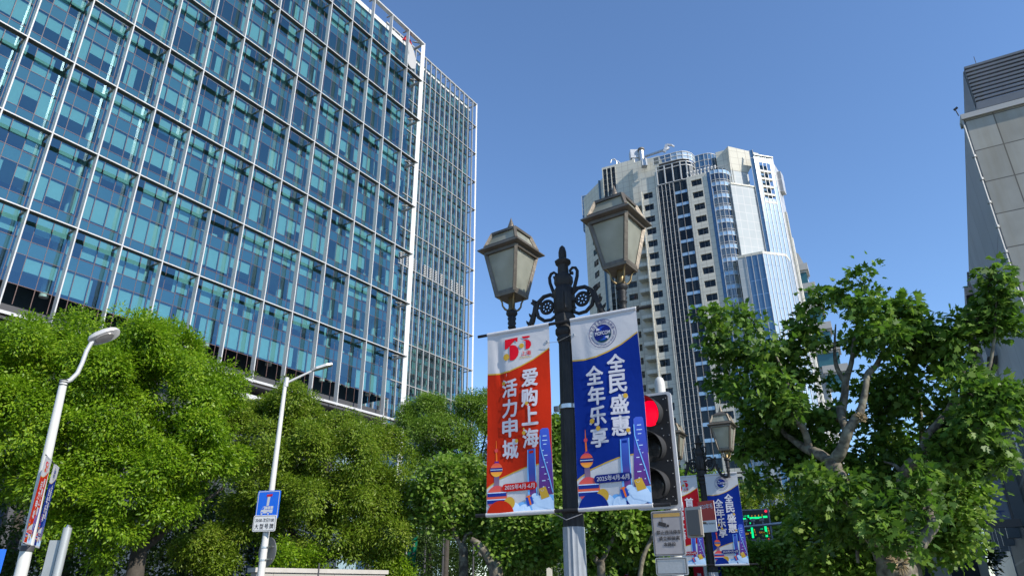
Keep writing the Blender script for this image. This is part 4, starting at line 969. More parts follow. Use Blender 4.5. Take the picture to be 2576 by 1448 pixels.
def common_art(B, H, dx, dy, field, datecol, left, right, U):
    "U maps the blue banner's measured positions to this one"
    P = lambda pts: [U(*p) for p in pts]
    top = [(640, 415), (720, 412), (800, 395), (880, 360), (960, 315), (1064, 240)]
    bot = [(1132, 1010), (1090, 1013), (1030, 1018), (930, 1040), (850, 1070), (760, 1110), (690, 1160), (664, 1184)]
    B.shape(P(top + bot), field, 0)
    def band(c, w): return c + [(x, y + w) for (x, y) in reversed(c)]
    B.shape(P(band(top, 9)), M_GOLD, 1); B.shape(P(band(bot, 8)), M_GOLD, 1)
    # skyline, sphere tower, gift, bag, clouds
    B.shape(P([(1030, 795), (1045, 782), (1082, 780), (1090, 790), (1115, 950), (1128, 1090), (1144, 1218), (1035, 1232), (1033, 950)]), M_TOWERA, 2)
    for (x, y, wd) in ((1052, 832, 26), (1050, 862, 34), (1058, 888, 22), (1046, 930, 18), (1066, 962, 24), (1060, 990, 14), (1050, 1040, 20), (1085, 1010, 8), (1070, 1085, 16), (1095, 1120, 8), (1056, 1130, 24), (1100, 1175, 8), (1062, 1170, 10)): B.shape(P([(x, y), (x + wd, y - 2), (x + wd, y + 3), (x, y + 5)]), M_PALE, 3)
    B.shape(P([(1030, 830), (1036, 830), (1042, 900), (1070, 990), (1110, 1110), (1138, 1210), (1132, 1212), (1103, 1112), (1064, 995), (1036, 902)]), M_SKYB, 4)
    B.shape(P([(947, 925), (1004, 915), (1012, 1060), (1026, 1245), (960, 1262), (952, 1060)]), M_TOWERB, 2)
    B.shape(P([(960, 934), (990, 930), (991, 946), (961, 950)]), field, 3)
    B.shape(P([(947, 925), (952, 925), (958, 1050), (975, 1255), (960, 1262), (950, 1060)]), M_SKYB, 3); B.shape(P([(999, 916), (1004, 915), (1012, 1060), (1026, 1245), (1018, 1247), (1006, 1060)]), M_SKYB, 3)
    B.shape(P([(722, 860), (725, 860), (729, 915), (723, 915)]), M_ORANGE, 2)
    c = lambda x, y, r, m, l, **k: B.disc_m(U(x, y), r, m, l, **k)
    c(727, 927, 12, M_BALL2, 3); B.shape(P([(722, 938), (732, 938), (735, 985), (738, 1015), (726, 1016), (725, 985)]), M_ORANGE, 2); B.shape(P([(717, 1000), (745, 998), (746, 1020), (718, 1020)]), M_PURPLE, 2)
    B.shape(P([(716, 1085), (752, 1085), (755, 1172), (720, 1174)]), grad_mat('print_shaft', [srgb(150, 110, 120), srgb(60, 60, 110)], 0.2, 0.4), 2)
    c(732, 1056, 41, M_BALL2, 3); B.shape(P([(692, 1044), (772, 1040), (773, 1066), (693, 1070)]), M_NAVY, 4); B.shape(P([(692, 1055), (773, 1051), (773, 1055), (692, 1059)]), M_PALE, 5)
    c(743, 1240, 68, M_BALL, 3)
    for yy in (1216, 1262): B.shape(P([(678, yy), (808, yy - 7), (809, yy + 15), (679, yy + 23)]), M_COBD, 4); B.shape(P([(678, yy - 6), (808, yy - 13), (808, yy - 7), (678, yy)]), M_PALE, 5)
    # date on its capsule
    B.shape(P([(797, 1151), (1003, 1135), (1015, 1140), (1021, 1152), (1021, 1170), (1012, 1184), (1000, 1189), (797, 1204), (784, 1198), (778, 1186), (779, 1168), (785, 1156)]), datecol, 6)
    a, b_ = U(900, 1168), U(1000, 1161); B.text('2025年4月-6月', a, 0.315, None, M_LET, 8, bold=0.004)
    c(833, 1280, 36, M_GOLD, 5)
    for (x, y, r, m, l) in ((865, 1325, 42, M_PALE, 4), (920, 1318, 38, M_SKYB, 3), (985, 1300, 48, M_SKYB, 4), (1040, 1290, 50, M_PALE, 5), (1085, 1280, 46, M_PALE, 5), (1120, 1275, 42, M_SKYB, 4), (1010, 1250, 30, M_PALE, 3), (1100, 1320, 45, M_SKYB, 4), (940, 1335, 40, M_PALE, 5)): c(x, y, r, m, l)
    c(775, 1372, 92, field, 7); c(1040, 1372, 92, field, 4, sq=0.62)
    B.shape(P([(972, 1290), (1000, 1262), (1030, 1300), (1080, 1312), (1145, 1330), (1147, 1270), (1100, 1240), (1050, 1240), (1000, 1262)]), M_PALE, 6)
    B.shape(P([(943, 1246), (985, 1232), (1004, 1282), (960, 1302)]), M_COB, 7); B.shape(P([(960, 1240), (972, 1236), (988, 1290), (977, 1294)]), M_ORANGE, 8); B.shape(P([(945, 1240), (968, 1226), (985, 1232), (965, 1244)]), M_ORANGE, 8)
    B.shape(P([(1034, 1186), (1082, 1170), (1113, 1238), (1056, 1257)]), M_GOLD, 7); B.ring(U(1060, 1190), .013, .016, M_LET, 8, 14, math.pi, 2 * math.pi)
    for (x, y, r) in left + right: B.disc_m((x, y), r, M_GOLD, 9)
def disc_m(s, c, r, m, lay, n=28, sq=1.0):
    k = BW / 440.0; s.shape([(c[0] + r * k * math.cos(2 * math.pi * i / n), c[1] + r * k * sq * math.sin(2 * math.pi * i / n)) for i in range(n)], m, lay)
Banner.disc_m = disc_m
UB = lambda x, y: pt(HB, x, y)
def blue_banner(name, label, loc, rz, group, fold):
    B = Banner(3, fold)
    common_art(B, HB, 0, 0, M_BLUE, M_NAVY, [(*UB(772, 808), 15), (*UB(812, 855), 14)], [(*UB(985, 648), 14), (*UB(1000, 868), 12)], UB)
    for ch, x, y in (('全', 926, 440), ('民', 936, 568), ('盛', 947, 702), ('惠', 954, 838)): B.text(ch, UB(x, y), 0.170, 0.172, M_LET, 6, bold=0.030)
    for ch, x, y in (('全', 791, 516), ('年', 801, 645), ('乐', 808, 775), ('享', 818, 910)): B.text(ch, UB(x, y), 0.170, 0.172, M_LET, 6, bold=0.030)
    c = UB(844, 250); k = BW / 440
    B.ring(c, 88 * k, 91 * k, M_NAVY, 3, 56); B.disc_m(c, 58, M_NAVY, 3, n=40); B.shape([(c[0] + 58 * k * math.cos(a), c[1] + 58 * k * math.sin(a)) for a in [-2.2 + 2.4 * i / 16 for i in range(17)]], M_TEAL, 4)
    B.text('MOFCOM', (c[0] + .002, c[1] + .002), 0.158, 0.036, M_LET, 7, bold=0.03)
    for s_ in (1, -1):
        P = lambda pts: [(c[0] + s_ * x * k, c[1] + s_ * y * k) for x, y in pts]
        B.shape(P([(-38, 20), (-30, 36), (-8, 44), (20, 44), (2, 36), (-10, 26), (-2, 18)]), M_COB, 5); B.shape(P([(-42, 20), (-36, 44), (-30, 34), (-16, 30), (-20, 22)]), M_LET, 6)
    for i, ch in enumerate('2025国际消费季'):
        a = math.radians(160 - i * 17.5); wd = 0.024 if ch.isdigit() else 0.032
        B.text(ch, (c[0] + 73 * k * math.cos(a), c[1] + 73 * k * math.sin(a)), wd, 0.034, M_NAVY, 4, ang=a - math.pi / 2)
    st = 'International Consumption Season 2025'
    for i, ch in enumerate(st):
        if ch == ' ': continue
        a = math.radians(193 + i * 4.6); vs = text_shape(ch); wd = (vs[3] - vs[2]) * 0.026; hh = (vs[5] - vs[4]) * 0.026
        B.text(ch, (c[0] + (75 - (6 if ch in 'p' else 0) * 0.3) * k * math.cos(a), c[1] + 75 * k * math.sin(a)), wd, hh, M_NAVY, 4, ang=a + math.pi / 2)
    for a in (math.radians(178), math.radians(4)): B.disc_m((c[0] + 74 * k * math.cos(a), c[1] + 74 * k * math.sin(a)), 3, M_NAVY, 4, n=10)
    return B.build(name, label, loc, rz, group)
def red_banner(name, label, loc, rz, group, fold, field, dark, text=True):
    B = Banner(5, fold)
    UR = lambda x, y: pt(HR, x, y)
    # the same artwork, moved a little
    def U(x, y):
        u, v = UB(x, y); return (u, v - 0.012)
    gl = [(*UR(220, 570), 12), (*UR(300, 935), 11)]; gr = [(*UR(368, 700), 11), (*UR(348, 886), 12), (*UR(348, 860), 6)]
    common_art(B, HR, 0, 0, field, field if dark else mat('banner_capsule_red', srgb(190, 30, 24), 0.7, spec=0.12), gl if not dark else [], gr if not dark else [], U)
    cols = ((('爱', 383, 532), ('购', 383, 660), ('上', 386, 776), ('海', 389, 918)), (('活', 257, 600), ('力', 257, 727), ('申', 258, 850), ('城', 258, 985)))
    if dark: cols = ((('首', 383, 540), ('发', 383, 670), ('消', 386, 790), ('费', 389, 925)), (('潮', 257, 600), ('起', 257, 727), ('上', 258, 850), ('海', 258, 985)))
    for col_ in cols:
        for ch, x, y in col_: B.text(ch, UR(x, y), 0.165, 0.175, M_LET, 6, bold=0.030)
    Z = lambda pts: [UR(31.5 + .4675 * x, 141.7 + .4675 * y) for x, y in pts]
    B.shape(Z([(412, 318), (585, 281), (577, 300), (583, 342), (570, 345), (560, 322), (535, 312), (510, 328), (500, 355), (443, 372), (443, 443), (413, 447)]), M_LOGORED, 3)
    B.shape(Z([(475, 395), (520, 387), (560, 397), (590, 430), (602, 480), (592, 535), (560, 582), (525, 600), (485, 601), (500, 570), (502, 495), (525, 455), (517, 415), (480, 406)]), M_LOGORED, 3)
    B.shape(Z([(635, 272), (746, 258), (746, 283), (662, 299)]), M_LOGORED, 3)
    B.shape(Z([(645, 330), (690, 311), (735, 318), (762, 348), (765, 390), (742, 432), (695, 446), (706, 400), (700, 352), (690, 328)]), M_LOGORED, 3)
    for (x, y, r) in ((437, 556, 22), (639, 399, 16.5)): B.disc_m(Z([(x, y)])[0], r, M_GOLD, 4)
    B.text('上海', Z([(697, 497)])[0], 0.108, 0.050, M_LOGORED, 3, bold=0.01); B.text('SHOPPING', Z([(690, 556)])[0], 0.125, 0.021, M_GOLD, 3)
    return B.build(name, label, loc, rz, group)
def hang(L, az, red, x0, z=2.265):
    "banner position on the rods of lamp L"
    e = Vector((math.sin(R_(az)), math.cos(R_(az)), 0)); n = Vector((e.y, -e.x, 0))
    return Vector(L.location) + e * x0 + n * 0.118 + Vector((0, 0, z))
G_B = 'banners hung from the lamp posts'
RED1 = red_banner('banner', 'big orange red banner with white lettering hanging left of the near lamp post', hang(LAMP, 116, 1, -0.832), heading(116), G_B, 0.4, M_RED, False)
BLUE1 = blue_banner('banner', 'big blue banner with round emblem hanging right of the near lamp post', hang(LAMP, 116, 0, 0.10), heading(117), G_B, 1.6)
RED2 = red_banner('banner', 'dark crimson banner on the farther twin lantern lamp, partly behind the traffic light', hang(LAMP2, 116, 1, -0.80), heading(116), G_B, 2.0, M_DRED, True)
BLUE2 = copy_tree(BLUE1); BLUE2.location = hang(LAMP2, 116, 0, 0.078); BLUE2['label'] = 'smaller blue banner on the farther twin lantern lamp, in front of the screen'
BLUE1.scale.x = BLUE2.scale.x = 0.97
# wire ties
q = MB(); q.tube([(-0.18, -0.13, 3.87), (-0.05, -0.13, 3.86), (0.11, -0.15, 3.90)], .0022, 5); q.tube([(-0.13, -0.11, 2.24), (0, -0.17, 2.18), (0.13, -0.11, 2.23)], .004, 5); q.build('wire_tie', M_STEELBAND, LAMP).rotation_euler = (0, 0, heading(116))
# ================================================================ traffic light beside the near lamp
TLP = polar(11.75, 8.0)
TL = thing('traffic_light', 'traffic light showing red, black face with white border, half behind the blue banner', 'traffic light', TLP, heading(118.5))
M_TLBLK = mat('signal_black', (0.012, 0.012, 0.013), 0.45, 0, (4, 0.3)); M_TLWHITE = mat('signal_border', (0.46, 0.47, 0.49), 0.45, 0, (3, 0.08))
M_VISOR = mat('visor_black', (0.026, 0.026, 0.027), 0.6, 0, (8, 0.2)); M_POLE = mat('pole_white', (0.48, 0.48, 0.455), 0.45, 0, (3, 0.06), dirt=((0.3, 0.22, 0.12), 2.5, 0.35))
M_LENSOFF = mat('lens_dark', (0.02, 0.022, 0.022), 0.2, spec=0.6)
zb, zt = 0.1010 * 8 + 1.6, 0.2610 * 8 + 1.6
q = MB(); q.lathe([(0.062, 0), (0.062, 3.80), (0.058, 3.85), (0.045, 3.89), (0.02, 3.91), (0, 3.915)], 24, (0.05, 0.12, 0)); q.build('pole', M_POLE, TL, smooth=40)
def rrect(w, h, r, n=6, cx=0, cz=0):
    P = []
    for (sx_, sz_, a) in ((1, 1, 0), (-1, 1, 90), (-1, -1, 180), (1, -1, 270)):
        for k in range(n + 1): t = R_(a + 90 * k / n); P.append((cx + sx_ * (w / 2 - r) + r * math.cos(t), cz + sz_ * (h / 2 - r) + r * math.sin(t)))
    return P
Wb, Hb = 0.50, zt - zb; cz = (zt + zb) / 2; cx0 = -0.045
q = MB(); q.prism(rrect(Wb, Hb, .045), (cx0, -0.02, cz), (1, 0, 0), (0, 0, 1), (0, 0.03, 0)); q.build('border', M_TLWHITE, TL)
q = MB(); q.prism(rrect(Wb - .07, Hb - .07, .02), (cx0, -0.045, cz), (1, 0, 0), (0, 0, 1), (0, 0.026, 0)); q.box(cx0 - .17, cx0 + .17, 0.012, 0.10, zb + .05, zt - .05); q.build('housing', M_TLBLK, TL)
q = MB(); rn = random.Random(2)
for x in (cx0 - .195, cx0 + .195):
    for k in range(9): z = zb + .08 + k * (Hb - .16) / 8; q.lathe([(0.006, 0), (0.004, .004), (0, .005)], 8, (x, -0.046, z), M=Matrix.Rotation(R_(90), 4, 'X'))
for (x, z) in ((cx0 + .165, zt - .09), (cx0 + .12, zt - .42), (cx0 + .15, zt - .78), (cx0 + .17, zb + .12), (cx0 + .10, zb + .1), (cx0 + .13, zt - .5)): q.lathe([(0.007, 0), (0.005, .004), (0, .005)], 8, (x, -0.046, z), M=Matrix.Rotation(R_(90), 4, 'X'))
q.build('rivet', M_STEELBAND, TL)
for k, (m, nm) in enumerate(((emit_mat('red_lamp', (1.0, 0.0, 0.022), 0.95), 'red_lens'), (M_LENSOFF, 'amber_lens'), (M_LENSOFF, 'green_lens'))):
    zc = zt - 0.235 - k * 0.395; R0 = 0.158; xc = cx0 - 0.005
    q = MB(); Mx = Matrix.Translation((xc, -0.05, zc)) @ Matrix.Rotation(R_(90), 4, 'X'); q.lathe([(R0 - .01, 0), (R0 * .8, .02), (R0 * .45, .036), (0, .042)], 30, M=Mx); q.build(nm, m, TL, smooth=60)
    # cut-away hood: full length at the top, shortest at the bottom
    v = MB(); n = 40; vs = []; fs = []
    for i in range(n + 1):
        a = R_(-62) + R_(304) * i / n; t = max(0, (math.sin(a) + 0.88) / 1.88); ln = 0.05 + 0.24 * t ** 0.8
        for (r, yy) in ((R0, -.045), (R0 * 0.99, -.045 - ln), (R0 - .008, -.045 - ln), (R0 - .008, -.045)): vs.append((xc + r * math.cos(a), yy, zc + r * math.sin(a)))
        if i:
            b_ = 4 * i
            for j in range(4): fs.append((b_ - 4 + j, b_ - 4 + (j + 1) % 4, b_ + (j + 1) % 4, b_ + j))
    v.add(vs, fs); v.build('visor', M_VISOR, TL, smooth=40)
# sign plates under it on the same pole
def plate(mb, w, h, x, z, y=-0.05, th=0.006, r=0.02, mi=0): mb.prism(rrect(w, h, r), (x, y, z), (1, 0, 0), (0, 0, 1), (0, th, 0), mi)
def flat_text(mb, s, c, w, h, y, bold=0.0, mi=0):
    vs, fs, x0, x1, y0, y1 = text_shape(s); kx = w / (x1 - x0); ky = h / (y1 - y0) if h else kx
    for i, (dx, dy) in enumerate(BOLD if bold else BOLD[:1]):
        mb.add([(c[0] + (x + dx * bold - (x0 + x1) / 2) * kx, y - i * 0.0003, c[1] + (yy + dy * bold - (y0 + y1) / 2) * ky) for x, yy in vs], fs, mi)
SG1 = thing('parking_sign', 'weathered no parking notice with a camera symbol below the traffic light', 'sign', TLP, heading(117.0))
zs1, zs0 = 0.0985 * 8 + 1.6, 0.0415 * 8 + 1.6; wS = 0.34; xs = 0.035
M_SIGNW = mat('old_sign_white', (0.34, 0.325, 0.335), 0.55, 0, (3, 0.15), dirt=((0.30, 0.26, 0.24), 2.0, .5)); M_SIGNB = mat('sign_ink', (0.03, 0.028, 0.03), 0.6); M_SIGNY = mat('faded_yellow', (0.42, 0.27, 0.08), 0.6, 0, (8, .2))
q = MB(); plate(q, wS, zs1 - zs0, xs, (zs1 + zs0) / 2); q.build('plate', mat('sign_back', (0.35, 0.35, 0.36), 0.5), SG1)
q = MB(); plate(q, wS - .02, zs1 - zs0 - .02, xs, (zs1 + zs0) / 2, -0.053, .002); q.build('face', M_SIGNW, SG1)
q = MB()
def line(a, b_, t=.005): q.box(min(a[0], b_[0]) - t / 2, max(a[0], b_[0]) + t / 2, -.0565, -.055, min(a[1], b_[1]) - t / 2, max(a[1], b_[1]) + t / 2)
x0, x1, z0, z1 = xs - wS / 2 + .016, xs + wS / 2 - .016, zs0 + .016, zs1 - .016
for (a, b_) in (((x0, z0), (x1, z0)), ((x1, z0), (x1, z1)), ((x0, z1), (x1, z1)), ((x0, z0), (x0, z1))): line(a, b_)
q.build('border_line', M_SIGNB, SG1)
q = MB(); q.box(x0 + .01, x1 - .01, -.0560, -.0548, z1 - .05, z1 - .012); q.build('yellow_band', M_SIGNY, SG1)
q = MB(); q.add([(xs - .09, -.0565, z1 - .09), (xs - .01, -.0565, z1 - .115), (xs - .02, -.0565, z1 - .155), (xs - .10, -.0565, z1 - .13)], [(0, 1, 2, 3)]); q.add([(xs - .005, -.0565, z1 - .125), (xs + .02, -.0565, z1 - .13), (xs + .015, -.0565, z1 - .155), (xs - .012, -.0565, z1 - .15)], [(0, 1, 2, 3)]); q.box(xs - .056, xs - .05, -.0568, -.0562, z1 - .10, z1 - .05)
for s, dz in (('禁止违法停车', .205), ('请立即驶离', .265), ('本路段', .325)): flat_text(q, s, (xs + .008, z1 - dz), {6: .265, 5: .225, 3: .13}[len(s)], .042, -.0568, .012)
q.build('lettering', M_SIGNB, SG1)
SG2 = thing('blank_sign', 'small blank grey plate with a black border line under the no parking notice', 'sign', TLP, heading(117.0))
q = MB(); plate(q, wS, 0.175, xs + .005, zs0 - .10); q.build('plate', mat('blank_sign_grey', (0.38, 0.40, 0.42), 0.4, 0.3, (40, .12)), SG2)
q = MB(); xa, xb, za, zz = xs - wS / 2 + .02, xs + wS / 2 - .012, zs0 - .172, zs0 - .028
for (a, b_) in (((xa, za), (xb, za)), ((xb, za), (xb, zz)), ((xa, zz), (xb, zz)), ((xa, za), (xa, zz))): line(a, b_, .006)
q.build('border_line', M_SIGNB, SG2)
# heritage sign and grey signal housing on the second lamp post
e = Vector(LAMP2.location)
HSN = thing('plaque_sign', 'red and white plaque with white year lettering fixed to the farther lamp post', 'sign', spot(1776, 1298, 15.6), heading(140.0))
q = MB(); q.prism(rrect(.40, .62, .03), (0.03, 0, 0), (1, 0, 0), (0, 0, 1), (0, .012, 0)); q.build('plate', mat('plaque_white', (0.66, 0.66, 0.66), .5), HSN)
q = MB(); q.box(-.17, .23, -.004, -.002, -0.08, .31); q.build('red_field', mat('plaque_red', srgb(176, 50, 38), .5), HSN)
q = MB(); flat_text(q, '1920年毛', (.03, .20), .34, .10, -.006, .012); q.build('lettering', M_LET, HSN)
q = MB(); flat_text(q, 'The Former Residence', (.03, -.14), .36, .04, -.003); q.build('small_lettering', M_SIGNB, HSN)
SIGB = thing('signal_back', 'grey box of a pedestrian signal seen from the side beside the red plaque', 'signal', spot(1748, 1312, 14.8), heading(128.0))
q = MB(); q.prism(rrect(.34, .58, .03), (-.02, 0, 0), (1, 0, 0), (0, 0, 1), (0, .03, 0)); q.build('backplate', mat('signal_grey', (0.36, 0.34, 0.31), .6), SIGB)
q = MB(); q.box(-.11, .15, -.12, -.002, -.25, .22); q.build('housing', mat('signal_dark', (0.12, 0.105, 0.095), .6), SIGB)
q = MB(); q.tube([(0, .03, 0), (.1, .3, 0)], .02, 8); q.build('bracket', M_IRON, SIGB)
# ================================================================ road information screen and the camera gantry arm before it
LD = spot(1899, 1320, 50.0)
LED = thing('road_screen', 'black road information screen drawing green streets, on a post beyond the far banner', 'screen', (LD.x, LD.y, 0), heading(113.0))
zt_, zb_ = 0.097 * 50 + 1.6, 0.0585 * 50 + 1.6; wl = 3.0
q = MB(); q.box(-wl / 2 - .42, wl / 2 - .5, -.08, .35, zb_, zt_); q.build('cabinet', mat('screen_frame', (0.30, 0.30, 0.31), .5), LED)
q = MB(); q.box(-wl / 2 - .34, wl / 2 - .58, -.10, -.082, zb_ + .07, zt_ - .07); q.build('panel', mat('screen_black', (0.008, 0.008, 0.008), .35), LED)
gx = lambda x: (x / 500.0) * 2.0 - 0.98 ; gz = lambda y: zt_ - (y - 455) / 460.0 * (zt_ - zb_)
G = emit_mat('green_leds', (0.0, 0.85, 0.25), 0.85); A_ = emit_mat('amber_leds', (0.9, 0.45, 0.02), 0.45); RD = emit_mat('red_leds', (1.0, 0.02, 0.06), 0.8)
q = MB(); bar = lambda x0, x1, y0, y1: q.box(gx(x0), gx(x1), -.112, -.104, gz(y1), gz(y0))
bar(20, 125, 580, 610); bar(180, 372, 572, 602); bar(390, 458, 562, 592); bar(152, 176, 540, 580); bar(0, 18, 545, 590); bar(0, 24, 610, 660); bar(5, 40, 710, 885); bar(178, 210, 705, 880); bar(388, 424, 695, 872); bar(205, 330, 700, 712); bar(172, 188, 650, 672); q.build('street_map', G, LED)
q = MB(); flat_text(q, '168', (gx(115), gz(552)), .17, .07, -.108); flat_text(q, '168', (gx(140), gz(765)), .17, .06, -.108); flat_text(q, '168', (gx(345), gz(752)), .17, .06, -.108); q.build('green_digits', G, LED)
q = MB(); rn = random.Random(8)
def glyph(x, y, s):
    for k in range(5): q.box(gx(x + rn.uniform(-s, s * .2)), gx(x + rn.uniform(.2 * s, s)), -.110, -.106, gz(y + s * (k / 2 - 1) * .9 + 3), gz(y + s * (k / 2 - 1) * .9))
    q.box(gx(x - 2), gx(x + 2), -.110, -.106, gz(y + s), gz(y - s))
for (x, y, s) in ((220, 558, 12), (272, 555, 12), (326, 552, 12), (380, 550, 13), (48, 645, 12), (58, 722, 12), (95, 812, 12), (122, 812, 12), (165, 802, 12), (230, 760, 12), (235, 795, 12), (240, 832, 12), (310, 800, 12), (340, 800, 12), (372, 805, 12), (440, 745, 12), (446, 780, 12), (450, 815, 12)): glyph(x, y, s)
q.build('amber_text', A_, LED)
q = MB(); q.lathe([(.085, 0), (.085, .01), (0, .012)], 12, (gx(446), -.104, gz(495)), M=Matrix.Rotation(R_(90), 4, 'X')); q.lathe([(.07, 0), (.07, .01), (0, .012)], 3, (gx(426), -.104, gz(898)), M=Matrix.Rotation(R_(90), 4, 'X')); q.build('red_marks', RD, LED)
q = MB(); q.tube([(-.1, .15, 0), (-.1, .15, zb_)], .16, 14); q.build('post', M_LOUVSTEEL, LED, smooth=40)
q = MB(); q.box(-.3, .75, 0, .06, zb_ - .85, zb_ - .002); q.build('grille', mat('grille_grey', (0.2, 0.2, 0.2), .5), LED)
q = MB()
for x in (-.3, .15, .72): q.box(x, x + .05, -.04, -.002, zb_ - .88, zb_ - .002)
q.box(-.3, .77, -.04, -.002, zb_ - .93, zb_ - .88); q.build('grille_frame', M_LOUVSTEEL, LED)
ga, gb = spot(1830, 1328, 40.0), spot(2060, 1306, 40.0)
GN = thing('camera_gantry', 'thin grey gantry arm carrying three cameras across the road screen', 'gantry', (gb.x, gb.y, 0))
q = MB(); q.tube([(0, 0, 0), (0, 0, gb.z + .2)], [.16, .11], 14); q.build('post', M_LOUVSTEEL, GN, smooth=40)
q = MB(); q.tube([(0, 0, gb.z), tuple(Vector((ga.x - gb.x, ga.y - gb.y, ga.z)))], [.09, .05], 12); q.build('arm', M_LOUVSTEEL, GN, smooth=40)
for px in (1880, 1899, 1922):
    t = (px - 2060) / (1830 - 2060); c = Vector((ga.x - gb.x, ga.y - gb.y, 0)) * t; c.z = gb.z + (ga.z - gb.z) * t
    q = MB(); q.box(-.06, .06, -.08, .3, .22, .36, M=Matrix.Translation(c)); q.box(-.03, .03, -.02, .02, 0, .22, M=Matrix.Translation(c)); q.build('camera', M_SIDEG, GN)
# ================================================================ left roadside lamps and signs
LP = polar(-33.5, 19.5)
CL = thing('street_light', 'white street light with a curving arm carrying small red and blue banners', 'street light', LP)
M_LAMPW = mat('lamp_white', (0.54, 0.54, 0.51), .4, 0, (2, .05), dirt=((0.4, 0.3, 0.18), 2.0, .3))
ptop = spot(161, 957, 19.5) - LP
q = MB(); q.tube([(0, 0, 0), (0, 0, 2.2), tuple(ptop)], [.135, .125, .085], 20); q.build('pole', M_LAMPW, CL, smooth=40)
pp = [spot(*p, 19.5) - LP for p in ((161, 962), (178, 955), (195, 938), (207, 912), (218, 882), (230, 862), (242, 852))]
q = MB(); q.tube([tuple(p) for p in pp], [.055, .055, .052, .05, .05, .05, .05], 14); q.build('arm', mat('arm_grey', (0.5, 0.5, 0.49), .4, .2, (2, .1)), CL, smooth=40)
hc = spot(262, 845, 19.45) - LP; hd = (spot(292, 836, 19.4) - spot(230, 858, 19.5)).normalized()
upv = Vector((0.35, 0.55, 1)); sd2 = hd.cross(upv).normalized(); uv = sd2.cross(hd); Mh = Matrix((hd, sd2, uv)).transposed().to_4x4(); Mh.translation = hc
q = MB(); vs = []; fs = []; n = 20; prof = [(-.36, .06, .05), (-.30, .14, .10), (-.15, .185, .135), (.05, .20, .14), (.22, .175, .115), (.32, .12, .08), (.37, .03, .03)]
for (x, wy, hz) in prof:
    for k in range(n):
        a = 2 * math.pi * k / n; vs.append(Mh @ Vector((x, wy * math.cos(a), hz * max(-.55, math.sin(a)))))
for i in range(len(prof) - 1):
    for k in range(n): fs.append((i * n + k, i * n + (k + 1) % n, (i + 1) * n + (k + 1) % n, (i + 1) * n + k))
fs += [tuple(range(n)), tuple((len(prof) - 1) * n + k for k in range(n))]
q.add(vs, fs); hd_o = q.build('lamp_head', mat('head_grey', (0.5, 0.49, 0.48), .4, .2), CL, smooth=40)
q = MB(); q.lathe([(0.12, -.074), (0.11, -.092), (0, -.10)], 16, M=Mh @ Matrix.Diagonal((1.9, 1, 1, 1))); q.build('lens', mat('lens_grey', (0.22, 0.21, 0.2), .25), hd_o, smooth=40)
q = MB()
for z in (-.05, .0, -.12): q.lathe([(.098, z), (.105, z + .01), (.098, z + .02)], 18, tuple(ptop))
q.tube([tuple(ptop + Vector((-.09, 0, 0))), (-.12, -.03, 3.0), (-.14, -.03, .5)], .012, 6); q.build('cable', M_DKSIGN, CL, smooth=40)
q = MB(); nd = R_(-24); ed = Vector((math.sin(nd), math.cos(nd), 0)); nl2 = Vector((math.cos(nd), -math.sin(nd), 0))
for z in (4.44, 2.62): q.tube([tuple(ed * -1.0 + nl2 * .06 + Vector((0, 0, z))), tuple(ed * .95 + nl2 * .06 + Vector((0, 0, z)))], .014, 8)
q.lathe([(.128, 2.5), (.135, 2.5), (.135, 2.62), (.128, 2.62)], 20); q.build('banner_rod', M_DKSIGN, CL, smooth=40)
for (src, x0, lb) in ((RED1, -.97, 'narrow looking red banner on the white street light at the left'), (BLUE1, 0.20, 'narrow looking blue banner on the white street light at the left')):
    c = copy_tree(src); c.location = LP + ed * x0 + nl2 * .065 + Vector((0, 0, 2.63)); c.rotation_euler = (0, 0, heading(-22.5)); c.scale.y = 0.25; c['label'] = lb
SPP = polar(-18.75, 23.0)
SL = thing('street_light', 'slim white street light with a straight arm and flat head above the blue truck sign', 'street light', SPP)
pt2 = spot(720, 963, 23.0) - SPP; a2 = spot(792, 929, 23.0) - SPP; h2 = spot(829, 918, 23.0) - SPP
q = MB(); q.tube([(0, 0, 0), (0, 0, 3.0), (0, 0, pt2.z)], [.12, .10, .06], 18); q.build('pole', M_LAMPW, SL, smooth=40)
q = MB(); q.tube([tuple(pt2), tuple(a2)], [.045, .035], 12); q.tube([(pt2.x, pt2.y, pt2.z - .12), (pt2.x, pt2.y, pt2.z + .18)], .075, 14); q.build('arm', bpy.data.materials['arm_grey'], SL, smooth=40)
q = MB(); dv = (h2 - a2); dv.normalize(); side = dv.cross(Vector((0, 0, 1))).normalized(); up2 = side.cross(dv)
P = []
for (t, wy, hz) in ((-.10, .05, .03), (.05, .14, .05), (.40, .16, .05), (.58, .11, .03)):
    c = a2 + dv * t; P.append([c + side * wy + up2 * hz, c - side * wy + up2 * hz, c - side * wy - up2 * .03, c + side * wy - up2 * .03])
q.add([v for r in P for v in r], [(i * 4 + k, i * 4 + (k + 1) % 4, i * 4 + 4 + (k + 1) % 4, i * 4 + 4 + k) for i in range(3) for k in range(4)] + [(3, 2, 1, 0), (12, 13, 14, 15)]); q.build('lamp_head', bpy.data.materials['head_grey'], SL)
TS = thing('truck_sign', 'square blue road sign with white truck symbol on the slim street light', 'sign', spot(674, 1268, 22.85), heading(116.0 - 15))
M_SBLUE = mat('sign_blue_paint', srgb(10, 92, 200), .4); 
q = MB(); q.prism(rrect(.74, .82, .05), (0, 0, 0), (1, 0, 0), (0, 0, 1), (0, .02, 0)); q.build('plate', M_SBLUE, TS)
q = MB(); o_ = rrect(.70, .78, .045); i_ = rrect(.66, .74, .035); n_ = len(o_); q.add([(p[0], -.003, p[1]) for p in o_] + [(p[0], -.003, p[1]) for p in i_], [(k, (k + 1) % n_, n_ + (k + 1) % n_, n_ + k) for k in range(n_)])
